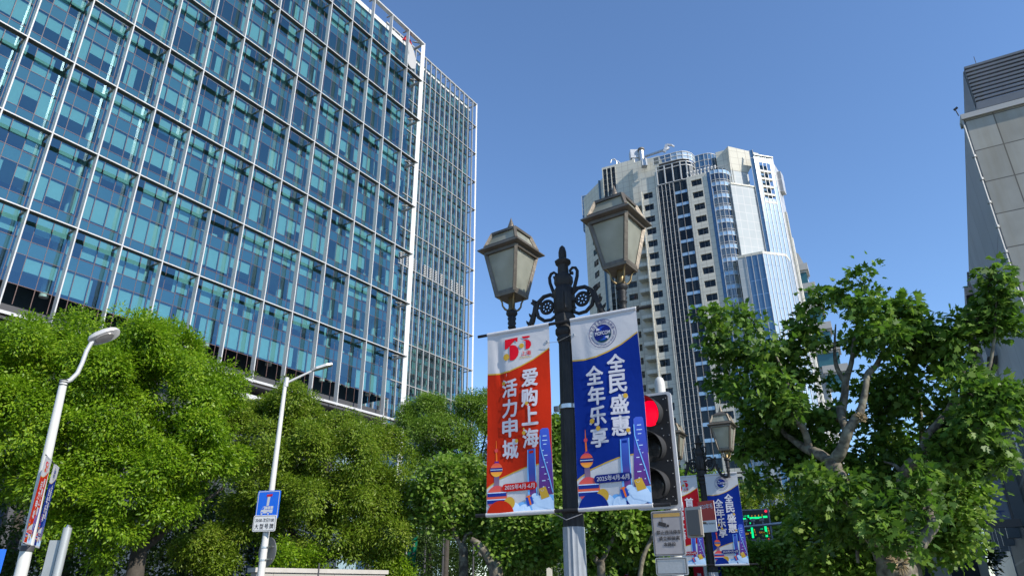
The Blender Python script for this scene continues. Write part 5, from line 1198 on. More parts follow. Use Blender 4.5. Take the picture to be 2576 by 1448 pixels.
S_ = lambda pts: q.add([(((x - 145) / 150) * .74, -.004, ((984 - y) / 168) * .82) for x, y in pts], [tuple(range(len(pts)))])
S_([(138, 938), (156, 937), (152, 990), (136, 992)]); S_([(100, 1036), (104, 1018), (118, 995), (130, 993), (130, 1015), (182, 1012), (180, 1034)])
S_([(131, 995), (183, 993), (182, 1009), (131, 1012)]); q.build('symbol', M_TLWHITE, TS)
q = MB()
for x in (112, 154):
    q.lathe([(.055, 0), (.055, .004), (0, .005)], 14, (((x - 145) / 150) * .74, -.006, ((984 - 1038) / 168) * .82), M=Matrix.Rotation(R_(90), 4, 'X'))
S2 = lambda pts: q.add([(((x - 145) / 150) * .74, -.0065, ((984 - y) / 168) * .82) for x, y in pts], [tuple(range(len(pts)))])
S2([(107, 1014), (119, 998), (124, 997), (122, 1013)])
for x in (146, 164): S2([(x, 994), (x + 2, 994), (x + 2, 1010), (x, 1010)])
q.build('cut_out', M_SBLUE, TS)
q = MB()
for x in (112, 154): q.lathe([(.03, 0), (.03, .004), (0, .005)], 12, (((x - 145) / 150) * .74, -.012, ((984 - 1038) / 168) * .82), M=Matrix.Rotation(R_(90), 4, 'X'))
q.build('wheel', M_TLWHITE, TS)
q = MB(); q.add([(((x - 145) / 150) * .74, -.008, ((984 - y) / 168) * .82) for x, y in ((132, 924), (170, 921), (168, 935), (131, 938))], [(0, 1, 2, 3)]); q.build('red_bar', mat('sign_red_bar', srgb(170, 10, 40), .5), TS)
TS2 = thing('hours_sign', 'white plate with hours and black characters under the blue truck sign', 'sign', spot(665, 1315, 22.85), heading(101))
q = MB(); q.prism(rrect(.74, .46, .05), (0, 0, 0), (1, 0, 0), (0, 0, 1), (0, .02, 0)); q.build('plate', mat('hours_white', (0.62, 0.62, 0.6), .5), TS2)
q = MB(); o_ = rrect(.70, .42, .045); i_ = rrect(.68, .40, .04); n_ = len(o_); q.add([(p[0], -.003, p[1]) for p in o_] + [(p[0], -.003, p[1]) for p in i_], [(k, (k + 1) % n_, n_ + (k + 1) % n_, n_ + k) for k in range(n_)])
flat_text(q, '20:00-次日7:00', (0, .09), .60, .115, -.004, .008)
for k, ch in enumerate('大型号牌'): flat_text(q, ch, (-.24 + k * .16, -.085), .125, .145, -.004, .012)
q.build('lettering', M_SIGNB, TS2)
RS = thing('round_sign', 'back of a round grey road sign behind the slim white pole', 'sign', spot(673, 1387, 23.25), heading(126))
q = MB(); q.lathe([(.42, 0), (.42, .015), (0, .016)], 36, M=Matrix.Rotation(R_(90), 4, 'X')); q.build('disc', mat('sign_back_grey', (0.22, 0.22, 0.215), .5, .3, (2, .1)), RS, smooth=40)
q = MB(); 
for z in (-.22, .12): q.box(-.3, .3, -.05, -.02, z, z + .03)
q.build('strap', M_STEELBAND, RS)
q = MB(); SB = SL
for z in (spot(660, 1378, 23).z, spot(655, 1410, 23).z): q.lathe([(.108, z), (.114, z), (.114, z + .05), (.108, z + .05)], 18)
q.build('band', M_STEELBAND, SL)
p0_ = spot(171, 1326, 22.0); GP = thing('grey_post', 'short grey post under the trees right of the left street light', 'post', (p0_.x, p0_.y, 0))
q = MB(); q.tube([(0, 0, 0), (0, 0, p0_.z)], .10, 14); q.box(-.42, -.16, .05, .2, 0, p0_.z - .3); q.build('shaft', mat('post_grey', (0.38, 0.40, 0.40), .45, .3, (2, .1)), GP, smooth=40)
q = MB(); q.tube([(0, 0, p0_.z), (.02, 0, p0_.z + .06)], .05, 10); q.build('cap', M_STEELBAND, GP, smooth=40)
c = spot(-42, 1410, 24.0); ES = thing('blue_sign', 'blue road sign cut off by the left edge of the view', 'sign', (c.x, c.y, 0), heading(60))
q = MB(); q.box(-.5, .44, 0, .03, c.z - .3, c.z + .3); q.build('plate', M_SBLUE, ES); q = MB(); q.box(-.45, .36, 0, .03, c.z - .7, c.z - .3); q.build('lower_plate', bpy.data.materials['hours_white'], ES); q = MB(); q.tube([(-.3, .08, 0), (-.3, .08, c.z + .5)], .05, 10); q.build('pole', M_LAMPW, ES)
# green flag banner and dark flagpoles by the forecourt wall
c = spot(1034, 1405, 34.0); GF = thing('green_banner', 'green street banner with flowers and round dishes under the trees', 'banner', (c.x, c.y, 0), heading(118))
q = MB(); z1 = spot(1036, 1362, 34).z; vs = []; 
for k in range(9): 
    z = .9 + (z1 - .9) * k / 8
    for i in range(4): vs.append((-.22 + .5 * i / 3 + .03 * math.sin(k), .02 * math.sin(i * 2 + k), z + .25 * i / 3 * (k / 8)))
q.add(vs, [(k * 4 + i, k * 4 + i + 1, k * 4 + 5 + i, k * 4 + 4 + i) for k in range(8) for i in range(3)]); q.build('cloth', mat('banner_green', srgb(24, 140, 108), .6, 0, (3, .15)), GF)
q = MB(); rn = random.Random(4)
for (x, dz, r) in ((0.05, -.95, .085), (.12, -1.15, .13), (0.0, -1.4, .11)): q.lathe([(r, 0), (r, .01), (0, .02)], 16, (x, -.06, z1 + dz), M=Matrix.Rotation(R_(90), 4, 'X'))
q.build('dish_print', mat('dish_brown', (0.2, 0.1, 0.05), .6), GF)
q = MB()
for k in range(16): q.lathe([(.03, 0), (.03, .006), (0, .01)], 6, (rn.uniform(-.15, .22), -.05, z1 - rn.uniform(.05, .6)), M=Matrix.Rotation(R_(90), 4, 'X'))
q.build('flower_print', mat('flower_pink', (0.65, 0.45, 0.45), .6), GF)
q = MB(); q.tube([(-.28, 0, 0), (-.28, 0, z1 - .1)], .035, 10); q.build('pole', M_LOUVSTEEL, GF)
for (px, top, R, lb) in ((1067, 1300, 40, 'thin dark flagpole in the shade right of the green banner'), (1113, 1290, 42, 'thin dark flagpole left of the plane tree trunk'), (1190, 1330, 46, 'thin dark flagpole right of the plane tree trunk')):
    p = spot(px, 1440, R); o = thing('flagpole', lb, 'flagpole', (p.x, p.y, 0), group='flagpoles in the shade'); q = MB(); q.tube([(0, 0, 0), (0, 0, spot(px, top, R).z)], .06, 8); q.build('shaft', M_DKSIGN, o)
# far lamp posts with banner pairs down the street
for (px, top, bot, R, lb) in ((1592, 1395, 1440, 44.0, 'tiny distant red and blue banners on a post left of the no parking notice'), (1777, 1418, 1460, 34.0, 'tiny distant pair of dark red and blue banners below the far blue banner')):
    p = spot(px, 1440, R); o = thing('banner_post', lb, 'lamp post', (p.x, p.y, 0), heading(116))
    za, zc = spot(px, top, R).z, spot(px, bot, R).z
    q = MB(); q.tube([(-.05, .1, 0), (-.05, .1, za + .35)], .09, 10); q.build('post', M_LAMPW, o)
    q = MB(); q.box(-.55, -.12, 0, .02, za - 1.75, za); q.build('red_cloth', M_DRED, o); q = MB(); q.box(.15, .65, 0, .02, za - 1.75, za + .05); q.build('blue_cloth', M_BLUE, o)
    q = MB()
    for (x, s) in ((-.33, '潮起上海'), (.40, '全民盛惠')):
        for k, ch in enumerate(s): flat_text(q, ch, (x, za - .45 - k * .26), .17, .18, -.004, .02)
    q.build('lettering', M_LET, o)
# forecourt wall under the trees
wa, wb = spot(690, 1427, 25.5), spot(905, 1433, 27.5); dv = (wb - wa); az = math.degrees(math.atan2(dv.x, dv.y))
FW = thing('forecourt_wall', 'low pale stone wall running under the trees', 'wall', (wa.x, wa.y, 0), heading(az))
L_ = math.hypot(dv.x, dv.y)
q = MB(); q.box(-0.6, L_ + 1.2, 0, .35, 0, wa.z - .14); q.build('body', panel_mat('wall_stone', (0.36, 0.34, 0.31), (0.2, 0.19, 0.17), (1.2, .6), 0, .012, .8), FW); q = MB(); q.box(-0.7, L_ + 1.3, -.06, .42, wa.z - .137, wa.z); q.build('coping', mat('coping_stone', (0.42, 0.40, 0.37), .8, 0, (2, .1)), FW)
for i, (px, tp) in enumerate(((801, 1415),)):
    p = spot(px, 1440, 24.0); o = thing('thin_pole', 'thin black pole standing before the low stone wall', 'pole', (p.x, p.y, 0)); q = MB(); q.tube([(0, 0, 0), (0, 0, spot(px, tp, 24.0).z)], .025, 8); q.build('shaft', M_DKSIGN, o)

p = spot(1385, 1440, 30.0); WP = thing('white_post', 'short white sign post between the trees just left of the near lamp post', 'post', (p.x, p.y, 0))
q = MB(); q.box(-.07, .07, -.03, .03, 0, spot(1385, 1396, 30.0).z); q.box(-.16, .05, -.05, -.031, 1.2, spot(1385, 1415, 30.0).z); q.build('shaft', M_LAMPW, WP)
# ================================================================ trees: limbs, twigs and thousands of separate leaves
def leaf_mat(name, cols, transl=(0.30, 0.45, 0.05), rough=0.45, tmix=0.33, spec=0.3):
    m, t, N, L, P = nodes(name)
    ge = N.new('ShaderNodeNewGeometry'); cr = N.new('ShaderNodeValToRGB'); el = cr.color_ramp.elements
    while len(el) < len(cols): el.new(0.5)
    for k, c in enumerate(cols): el[k].position = k / (len(cols) - 1); el[k].color = (*c, 1)
    tc = N.new('ShaderNodeTexCoord'); nz = N.new('ShaderNodeTexNoise'); nz.inputs['Scale'].default_value = 0.9; nz.inputs['Detail'].default_value = 3; L.new(tc.outputs['Object'], nz.inputs['Vector'])
    rm = N.new('ShaderNodeMapRange'); rm.inputs['From Min'].default_value = 0.32; rm.inputs['From Max'].default_value = 0.68; rm.inputs['To Min'].default_value = -0.28; rm.inputs['To Max'].default_value = 0.28; L.new(nz.outputs['Fac'], rm.inputs['Value'])
    ad = N.new('ShaderNodeMath'); ad.operation = 'ADD'; L.new(ge.outputs['Random Per Island'], ad.inputs[0]); L.new(rm.outputs[0], ad.inputs[1]); L.new(ad.outputs[0], cr.inputs[0]); L.new(cr.outputs[0], P.inputs['Base Color']); P.inputs['Roughness'].default_value = rough; P.inputs['Specular IOR Level'].default_value = spec
    tl = N.new('ShaderNodeBsdfTranslucent'); mx = N.new('ShaderNodeMix'); mx.data_type = 'RGBA'; mx.blend_type = 'MULTIPLY'; mx.inputs['Factor'].default_value = 0.5
    L.new(cr.outputs[0], mx.inputs[6]); mx.inputs[7].default_value = (*transl, 1)
    hs = N.new('ShaderNodeHueSaturation'); hs.inputs['Value'].default_value = 2.6; L.new(mx.outputs[2], hs.inputs['Color']); L.new(hs.outputs[0], tl.inputs[0])
    ms = N.new('ShaderNodeMixShader'); ms.inputs[0].default_value = tmix; L.new(P.outputs[0], ms.inputs[1]); L.new(tl.outputs[0], ms.inputs[2])
    L.new(ms.outputs[0], N['Material Output'].inputs[0]); return m
L_CAMPH = leaf_mat('camphor_leaf', [(0.085, 0.160, 0.007), (0.130, 0.235, 0.009), (0.170, 0.285, 0.012), (0.22, 0.31, 0.018)])
L_CAMPH2 = leaf_mat('camphor_leaf_olive', [(0.085, 0.140, 0.010), (0.125, 0.20, 0.014), (0.165, 0.24, 0.020), (0.22, 0.27, 0.04)])
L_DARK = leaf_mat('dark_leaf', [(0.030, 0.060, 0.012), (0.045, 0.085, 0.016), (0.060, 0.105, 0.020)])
L_PLANE = leaf_mat('plane_leaf', [(0.040, 0.090, 0.012), (0.065, 0.135, 0.016), (0.095, 0.18, 0.022), (0.16, 0.25, 0.04)], tmix=0.30, rough=0.5)
L_PLANE_S = leaf_mat('plane_leaf_far', [(0.070, 0.140, 0.016), (0.11, 0.20, 0.022), (0.15, 0.25, 0.03), (0.24, 0.32, 0.08)])
L_FINE = leaf_mat('fine_leaf', [(0.085, 0.155, 0.018), (0.125, 0.21, 0.024), (0.16, 0.25, 0.034)])
M_BARK = mat('bark_grey', (0.055, 0.047, 0.038), 0.9, 0, (5, .35), (18, 0.6))
def plane_bark():
    m, t, N, L, P = nodes('plane_bark'); tc = N.new('ShaderNodeTexCoord')
    nz = N.new('ShaderNodeTexNoise'); nz.inputs['Scale'].default_value = 5.5; nz.inputs['Detail'].default_value = 5; nz.inputs['Distortion'].default_value = 0.6; L.new(tc.outputs['Object'], nz.inputs['Vector'])
    cr = N.new('ShaderNodeValToRGB'); el = cr.color_ramp.elements; el.new(.5); el.new(.6)
    for k, (p, c) in enumerate(((.36, (0.065, 0.054, 0.04)), (.46, (0.115, 0.10, 0.075)), (.56, (0.165, 0.15, 0.11)), (.68, (0.23, 0.215, 0.16)))): el[k].position = p; el[k].color = (*c, 1)
    L.new(nz.outputs['Fac'], cr.inputs[0]); L.new(cr.outputs[0], P.inputs['Base Color']); P.inputs['Roughness'].default_value = 0.85
    b = N.new('ShaderNodeBump'); b.inputs['Strength'].default_value = .5; b.inputs['Distance'].default_value = .03; L.new(nz.outputs['Fac'], b.inputs['Height']); L.new(b.outputs[0], P.inputs['Normal']); return m
M_PBARK = plane_bark()
OVAL = np.array([(0, 0, 0), (0.20, .33, .03), (0.19, .62, .02), (0, 1.0, -.10), (-.19, .62, .02), (-.20, .33, .03)])
PALM = np.array([(0, 0, 0), (.22, -.06, .02), (.50, .18, -.02), (.30, .30, .03), (.46, .62, -.04), (.20, .55, .03), (0, 1.0, -.08), (-.20, .55, .03), (-.46, .62, -.04), (-.30, .30, .03), (-.50, .18, -.02), (-.22, -.06, .02)])
PALMS = np.array([(0, 0, 0), (.45, .15, 0), (.28, .34, .03), (.40, .66, -.03), (0, 1.0, -.06), (-.40, .66, -.03), (-.28, .34, .03), (-.45, .15, 0)])
def lattice(P, cell, seed):
    "smooth random field, 0..1, with features about one cell across"
    q = P / cell; i0 = np.floor(q).astype(np.int64); f = q - i0; f = f * f * (3 - 2 * f); out = np.zeros(len(P))
    for dx in (0, 1):
        for dy in (0, 1):
            for dz in (0, 1):
                h = ((i0[:, 0] + dx) * 374761393 + (i0[:, 1] + dy) * 668265263 + (i0[:, 2] + dz) * 2147483647 + seed * 974711) & 0xffffffff
                h = ((h ^ (h >> 13)) * 1274126177) & 0xffffffff; h = (h ^ (h >> 16)) & 0xffff
                out += (h / 65535.0) * (f[:, 0] if dx else 1 - f[:, 0]) * (f[:, 1] if dy else 1 - f[:, 1]) * (f[:, 2] if dz else 1 - f[:, 2])
    return out
def unit(a): return a / np.maximum(np.linalg.norm(a, axis=1, keepdims=True), 1e-9)
def leaf_mesh(name, pos, axis, nrm, size, tmpl, m, parent):
    N = len(pos); k = len(tmpl); axis = unit(axis); side = unit(np.cross(axis, nrm)); up = np.cross(side, axis)
    T = tmpl[None, :, :] * size[:, None, None]
    V = pos[:, None, :] + side[:, None, :] * T[:, :, 0:1] + axis[:, None, :] * T[:, :, 1:2] + up[:, None, :] * T[:, :, 2:3]
    V = V.reshape(-1, 3).astype(np.float32)
    me = bpy.data.meshes.new(name); me.vertices.add(N * k); me.loops.add(N * k); me.polygons.add(N)
    me.vertices.foreach_set('co', V.ravel()); me.loops.foreach_set('vertex_index', np.arange(N * k, dtype=np.int32))
    me.polygons.foreach_set('loop_start', np.arange(0, N * k, k, dtype=np.int32)); me.polygons.foreach_set('loop_total', np.full(N, k, dtype=np.int32))
    me.materials.append(m); me.update(calc_edges=True); me.validate()
    o = bpy.data.objects.new(name, me); COL.objects.link(o); o.parent = parent; return o
def crown(parent, blobs, n_twig, per, size, tmpl, m, seed, spread=0.16, lumps=12, shell=0.55, droop=0.25, flat=0.9, name='crown', lump_r=(0.22, 0.42), jig=0.4, holes=(0.9, 0.40), deep=0.10, core=0.72, stems=0.0, bark=None):
    """blobs: (centre, radius) in the tree's own space. Each blob is broken into lumps, each lump carries twigs on its outside, each twig a spray of leaves"""
    rg = np.random.default_rng(seed); C = []; Rd = []
    for c, r in blobs:
        c = np.array(c, float); C.append(c); Rd.append(r * 0.72)
        d = unit(rg.normal(size=(lumps, 3))); rr = rg.uniform(*lump_r, size=lumps) * r
        for k in range(lumps): C.append(c + d[k] * (r - rr[k] * 0.55) * np.array([1, 1, flat])); Rd.append(rr[k])
    C = np.array(C); Rd = np.array(Rd); Rd[::lumps + 1] *= core / 0.72; wt = Rd ** 2; idx = rg.choice(len(C), size=int(n_twig * 2.2), p=wt / wt.sum())
    d = unit(rg.normal(size=(len(idx), 3))); d[:, 2] += 0.25; d = unit(d)
    rad = Rd[idx] * (shell + (1 - shell) * rg.random(len(idx)) ** 0.6)
    P = C[idx] + d * rad[:, None] * np.array([1, 1, flat])
    # drop twigs buried deep inside other lumps, thin out the side turned away from the street
    inside = np.zeros(len(P), int)
    for c, r in zip(C, Rd): inside += (np.linalg.norm((P - c) / np.array([1, 1, flat]), axis=1) < r * 0.72)
    keep = (inside == 0) | (rg.random(len(P)) < deep)
    if holes: keep &= (lattice(P, holes[0], seed) + 0.35 * lattice(P, holes[0] * .45, seed + 7)) / 1.35 > holes[1]
    P = P[keep][:n_twig]; d = d[keep][:n_twig]
    if stems:
        q = MB()
        for k in range(0, len(C), lumps + 1):
            for j in range(1, lumps + 1):
                if holes and lattice(C[k + j][None, :], holes[0], seed)[0] < holes[1] + .1: continue
                a, b_ = C[k], C[k + j]; mid = (a + b_) / 2 + rg.normal(size=3) * .06; e = b_ + (b_ - a) / (np.linalg.norm(b_ - a) + 1e-6) * Rd[k + j] * .5
                q.tube([tuple(a), tuple(mid), tuple(b_), tuple(e)], [stems, stems * .8, stems * .55, stems * .25], 5)
        o = q.build('twigs', bark, parent, smooth=60); o['kind'] = 'stuff'
    n = len(P); rep = np.repeat(np.arange(n), per)
    off = rg.normal(size=(n * per, 3)) * spread * np.array([1, 1, 0.7])
    pos = P[rep] + off
    ax = unit(d[rep] * 0.7 + unit(off) * 1.0 + rg.normal(size=(n * per, 3)) * 0.35); ax[:, 2] -= droop; ax = unit(ax)
    nr = unit(np.array([0, 0, 1.0]) * 0.55 + d[rep] * 0.95 + rg.normal(size=(n * per, 3)) * jig)
    sz = size * rg.uniform(0.65, 1.2, size=n * per)
    return leaf_mesh(name, pos, ax, nr, sz, tmpl, m, parent)
def limbs(parent, paths, m, name='limb', n=10, seed=0):
    rn = random.Random(seed)
    for i, (pts, rads) in enumerate(paths):
        q = MB(); P = [Vector(p) for p in pts]
        # smooth the hand placed joints
        S = []; Rr = []
        for j in range(len(P) - 1):
            p0, p1, p2, p3 = P[max(j - 1, 0)], P[j], P[j + 1], P[min(j + 2, len(P) - 1)]
            for k in range(5):
                t = k / 5; S.append(0.5 * ((2 * p1) + (p2 - p0) * t + (2 * p0 - 5 * p1 + 4 * p2 - p3) * t * t + (3 * p1 - p0 - 3 * p2 + p3) * t ** 3))
                Rr.append((rads[j] * (1 - t) + rads[j + 1] * t) * rn.uniform(.93, 1.07))
        S.append(P[-1]); Rr.append(rads[-1]); q.tube(S, Rr, n); q.build('trunk' if i == 0 else name, m, parent, smooth=60)
def px_tree(name, label, base_px, R, group=None, cat='tree'):
    b = spot(base_px, 1448, R); return thing(name, label, cat, (b.x, b.y, 0.0), 0, group)
def loc_(T, x, y, R): return spot(x, y, R) - T.location
def ppm(R): return R / FPX * 1.06           # metres per pixel at that range
def blobs_px(T, lst, R): return [(tuple(loc_(T, x, y, R + dR)), r * ppm(R)) for (x, y, r, dR) in lst]
G_T = 'street trees'
# ---- big camphor tree behind the left lamp
T = px_tree('camphor_tree', 'big bright green camphor tree behind the curved white street light', 330, 27.0, G_T)
BL = [(-30, 960, 120, 0), (60, 900, 95, 0), (150, 880, 95, .3), (215, 860, 80, 0), (330, 868, 85, 0), (400, 862, 75, .4), (450, 920, 90, 0), (415, 975, 70, -.4), (345, 960, 70, -.5), (340, 1080, 60, -1), (290, 930, 110, -.8), (120, 990, 120, -.6), (500, 985, 85, 0), (400, 1010, 110, -1), (10, 1100, 120, 0), (140, 1120, 110, -1), (260, 1060, 110, -1.2), (480, 1090, 100, -.8), (560, 1060, 55, .2),
      (60, 1190, 90, -.3), (185, 1240, 90, -1.1), (330, 1180, 100, -1.2), (290, 1300, 60, -1.4), (470, 1190, 80, -.9), (400, 1270, 50, -1.2), (180, 1350, 55, -.9), (545, 1150, 65, .2), (225, 1415, 40, -1.0)]
crown(T, blobs_px(T, BL, 27.0), 25000, 8, 0.125, OVAL, L_CAMPH, 21, spread=0.12, lumps=9, shell=.72, lump_r=(.26, .50), holes=(0.75, .42), core=.55, jig=.28, deep=.25)
limbs(T, [([(0, 0, 0), (0.1, 0, 1.8), (0.0, 0.2, 3.2)], [.34, .28, .24]), ([(0, .2, 3.0), (-1.2, .3, 4.6), (-2.6, .2, 6.6)], [.2, .15, .07]), ([(0, .2, 3.0), (.6, .3, 5.0), (.9, .6, 7.4)], [.2, .15, .05]), ([(0, .2, 2.9), (1.4, .4, 4.2), (2.2, .8, 5.0)], [.16, .1, .04]), ([(-1.2, .3, 4.6), (-3.0, .2, 5.2), (-4.6, 0, 5.6)], [.12, .08, .04])], M_BARK)
# ---- second camphor tree, olive green, at the slim street light
T = px_tree('camphor_tree', 'olive green camphor tree behind the slim street light and truck sign', 790, 31.0, G_T)
BL = [(640, 1010, 60, 0), (610, 1090, 80, 0), (700, 1040, 80, 0), (735, 1018, 50, 0), (780, 1060, 70, 0), (850, 1085, 62, 0), (910, 1110, 65, 0), (965, 1150, 65, 0), (985, 1110, 35, .2), (640, 1180, 85, -.6), (740, 1140, 95, -.8), (840, 1160, 95, -1), (930, 1210, 90, -.6), (1000, 1225, 55, -.2), (700, 1250, 85, -.8), (800, 1265, 90, -1.2), (900, 1290, 85, -1), (980, 1310, 65, -.8), (1010, 1290, 40, -.4), (615, 1270, 50, -.3), (790, 1335, 55, -1.2), (900, 1355, 50, -1.0), (985, 1380, 40, -.8), (500, 1375, 45, -.9), (570, 1350, 40, -.6), (540, 1420, 40, -.8), (960, 1435, 30, -.8)]
crown(T, blobs_px(T, BL, 31.0), 22000, 8, 0.12, OVAL, L_CAMPH2, 22, spread=0.12, lumps=9, shell=.72, lump_r=(.26, .50), holes=(0.75, .42), core=.55, jig=.28, deep=.25)
limbs(T, [([(0, 0, 0), (0.1, 0, 1.8), (0.0, 0.2, 3.0)], [.32, .26, .22]), ([(0, .2, 2.9), (-1.4, .3, 4.2), (-2.4, .2, 6.2)], [.18, .13, .06]), ([(0, .2, 2.9), (.6, .3, 4.6), (1.2, 0, 6.6)], [.18, .13, .06]), ([(0, .2, 2.7), (1.8, -.2, 3.8), (3.2, -.3, 4.8)], [.15, .1, .05])], M_BARK)
# ---- dark evergreen at the far left and shade trees behind the row
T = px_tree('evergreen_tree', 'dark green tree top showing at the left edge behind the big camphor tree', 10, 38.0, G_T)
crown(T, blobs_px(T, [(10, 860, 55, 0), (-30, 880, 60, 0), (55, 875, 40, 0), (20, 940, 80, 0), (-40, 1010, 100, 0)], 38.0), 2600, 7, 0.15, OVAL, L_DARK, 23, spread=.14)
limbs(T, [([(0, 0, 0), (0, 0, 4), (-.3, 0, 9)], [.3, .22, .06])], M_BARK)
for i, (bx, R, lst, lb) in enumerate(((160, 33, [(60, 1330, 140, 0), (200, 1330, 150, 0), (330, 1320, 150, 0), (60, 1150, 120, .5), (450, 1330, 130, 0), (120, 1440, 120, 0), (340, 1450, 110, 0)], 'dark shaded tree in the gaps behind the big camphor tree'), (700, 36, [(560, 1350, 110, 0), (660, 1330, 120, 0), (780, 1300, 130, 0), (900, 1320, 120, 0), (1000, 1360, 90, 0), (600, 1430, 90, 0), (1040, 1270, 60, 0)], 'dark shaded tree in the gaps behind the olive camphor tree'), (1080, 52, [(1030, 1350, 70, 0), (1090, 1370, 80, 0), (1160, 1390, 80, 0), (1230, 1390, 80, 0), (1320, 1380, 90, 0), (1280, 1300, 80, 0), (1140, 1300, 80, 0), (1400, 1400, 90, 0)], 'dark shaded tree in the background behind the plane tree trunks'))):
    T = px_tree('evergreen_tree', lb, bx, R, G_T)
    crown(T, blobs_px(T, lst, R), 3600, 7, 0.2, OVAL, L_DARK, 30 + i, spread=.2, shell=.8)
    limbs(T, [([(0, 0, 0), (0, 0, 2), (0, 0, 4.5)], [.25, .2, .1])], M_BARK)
# ---- airy small leaved tree before the corner of the near tower
T = px_tree('zelkova_tree', 'airy small leaved tree in front of the white corner blade of the office towers', 1120, 44.0, G_T)
BL = [(1060, 1040, 45, 0), (1095, 1015, 38, 0), (1140, 1025, 42, 0), (1180, 1020, 36, 0), (1215, 1030, 45, 0), (1260, 1060, 45, 0), (1030, 1080, 40, 0), (1020, 1040, 26, .3), (1080, 1090, 60, -.4), (1140, 1090, 60, -.5), (1200, 1100, 60, -.4), (1120, 1160, 50, -.2), (1190, 1170, 55, 0), (1260, 1140, 60, 0), (1050, 1130, 38, 0), (1230, 1230, 60, .3), (1300, 1150, 60, .5), (1060, 1170, 30, 0), (1150, 1230, 45, .3)]
crown(T, blobs_px(T, BL, 44.0), 13000, 8, 0.14, OVAL, L_FINE, 24, spread=.16, lumps=10, shell=.45, droop=.3, jig=.3, holes=(.8, .42))
a_ = lambda x, y, dR=0: tuple(loc_(T, x, y, 44 + dR))
limbs(T, [([(0, 0, 0), (0, 0, 3), a_(1128, 1260)], [.22, .18, .15]), ([a_(1128, 1265), a_(1112, 1190), a_(1070, 1150), a_(1050, 1090)], [.13, .09, .06, .03]), ([a_(1128, 1260), a_(1130, 1180), a_(1110, 1100), a_(1095, 1040)], [.12, .09, .06, .03]), ([a_(1128, 1260), a_(1165, 1190), a_(1180, 1120), a_(1185, 1050)], [.12, .09, .06, .03]), ([a_(1165, 1190), a_(1210, 1140), a_(1225, 1060)], [.08, .06, .03])], M_BARK)
# ---- small plane trees down the street
def small_plane(lb, base, R, BL, n, br, seed, sz=0.21, tm=PALMS):
    T = px_tree('plane_tree', lb, base, R, G_T)
    crown(T, blobs_px(T, BL, R), int(n * 1.9), 6, sz * .8, tm, L_PLANE_S, seed, spread=.2, lumps=9, shell=.5, droop=.35, jig=.34, holes=(.8, .43))
    a = lambda p: tuple(loc_(T, p[0], p[1], R - 0.35 + (p[2] if len(p) > 2 else 0)))
    limbs(T, [([(0, 0, 0)] + [a(p) for p in br[0][0]], [br[0][1][0] * 1.1] + br[0][1])] + [([a(p) for p in ps], rs) for ps, rs in br[1:]], M_PBARK); return T
small_plane('young plane tree with pale forked trunk left of the red banner', 1168, 30.0,
    [(1110, 1200, 45, 0), (1150, 1185, 45, 0), (1200, 1200, 50, 0), (1090, 1250, 50, 0), (1150, 1250, 60, 0), (1210, 1260, 55, 0), (1110, 1300, 45, 0), (1230, 1320, 45, 0), (1215, 1190, 45, 0), (1260, 1240, 60, .4), (1300, 1300, 60, .3), (1260, 1345, 40, .2), (1180, 1310, 35, .3), (1080, 1290, 30, .1)], 2300,
    [([(1166, 1400), (1163, 1372)], [.19, .16]), ([(1163, 1380), (1140, 1330), (1120, 1275), (1105, 1240)], [.10, .09, .07, .04]), ([(1164, 1380), (1172, 1345), (1190, 1340), (1200, 1350)], [.10, .07, .05, .04]), ([(1130, 1300), (1150, 1270), (1140, 1240)], [.05, .06, .03])], 41)
small_plane('plane tree with a thick leaning limb just left of the near lamp post', 1250, 27.0,
    [(1290, 1330, 50, 0), (1340, 1310, 55, 0), (1390, 1300, 50, .2), (1310, 1370, 45, 0), (1370, 1360, 45, 0), (1400, 1150, 50, .8), (1400, 1230, 55, .8), (1395, 1090, 40, 1), (1330, 1240, 60, .6), (1270, 1390, 40, 0), (1410, 1370, 35, 0)], 1700,
    [([(1248, 1440), (1240, 1420)], [.26, .22]), ([(1240, 1430), (1225, 1395), (1205, 1370), (1185, 1355)], [.17, .16, .13, .09]), ([(1245, 1425), (1262, 1395), (1280, 1370), (1300, 1330)], [.12, .10, .08, .04]), ([(1215, 1385), (1208, 1395), (1206, 1360)], [.08, .09, .04])], 42)
small_plane('plane tree with pruned pale limbs below the blue banner', 1510, 24.0,
    [(1480, 1310, 45, 0), (1530, 1300, 50, 0), (1590, 1310, 50, 0), (1640, 1330, 40, 0), (1480, 1360, 40, 0), (1600, 1350, 40, .2), (1540, 1340, 35, .5), (1450, 1330, 40, .3), (1490, 1415, 35, .4), (1625, 1400, 40, .4), (1560, 1250, 50, .5), (1650, 1280, 40, .4), (1690, 1250, 45, .6)], 1900,
    [([(1512, 1430), (1510, 1412)], [.13, .11]), ([(1510, 1420), (1492, 1395), (1485, 1370)], [.09, .08, .06]), ([(1512, 1415), (1535, 1370), (1555, 1325), (1570, 1290)], [.08, .06, .05, .03]), ([(1540, 1360), (1545, 1340), (1535, 1325)], [.05, .05, .05]), ([(1610, 1448), (1618, 1400), (1640, 1350), (1645, 1330)], [.08, .07, .06, .05]), ([(1490, 1310), (1495, 1335), (1530, 1320)], [.03, .03, .02])], 43)
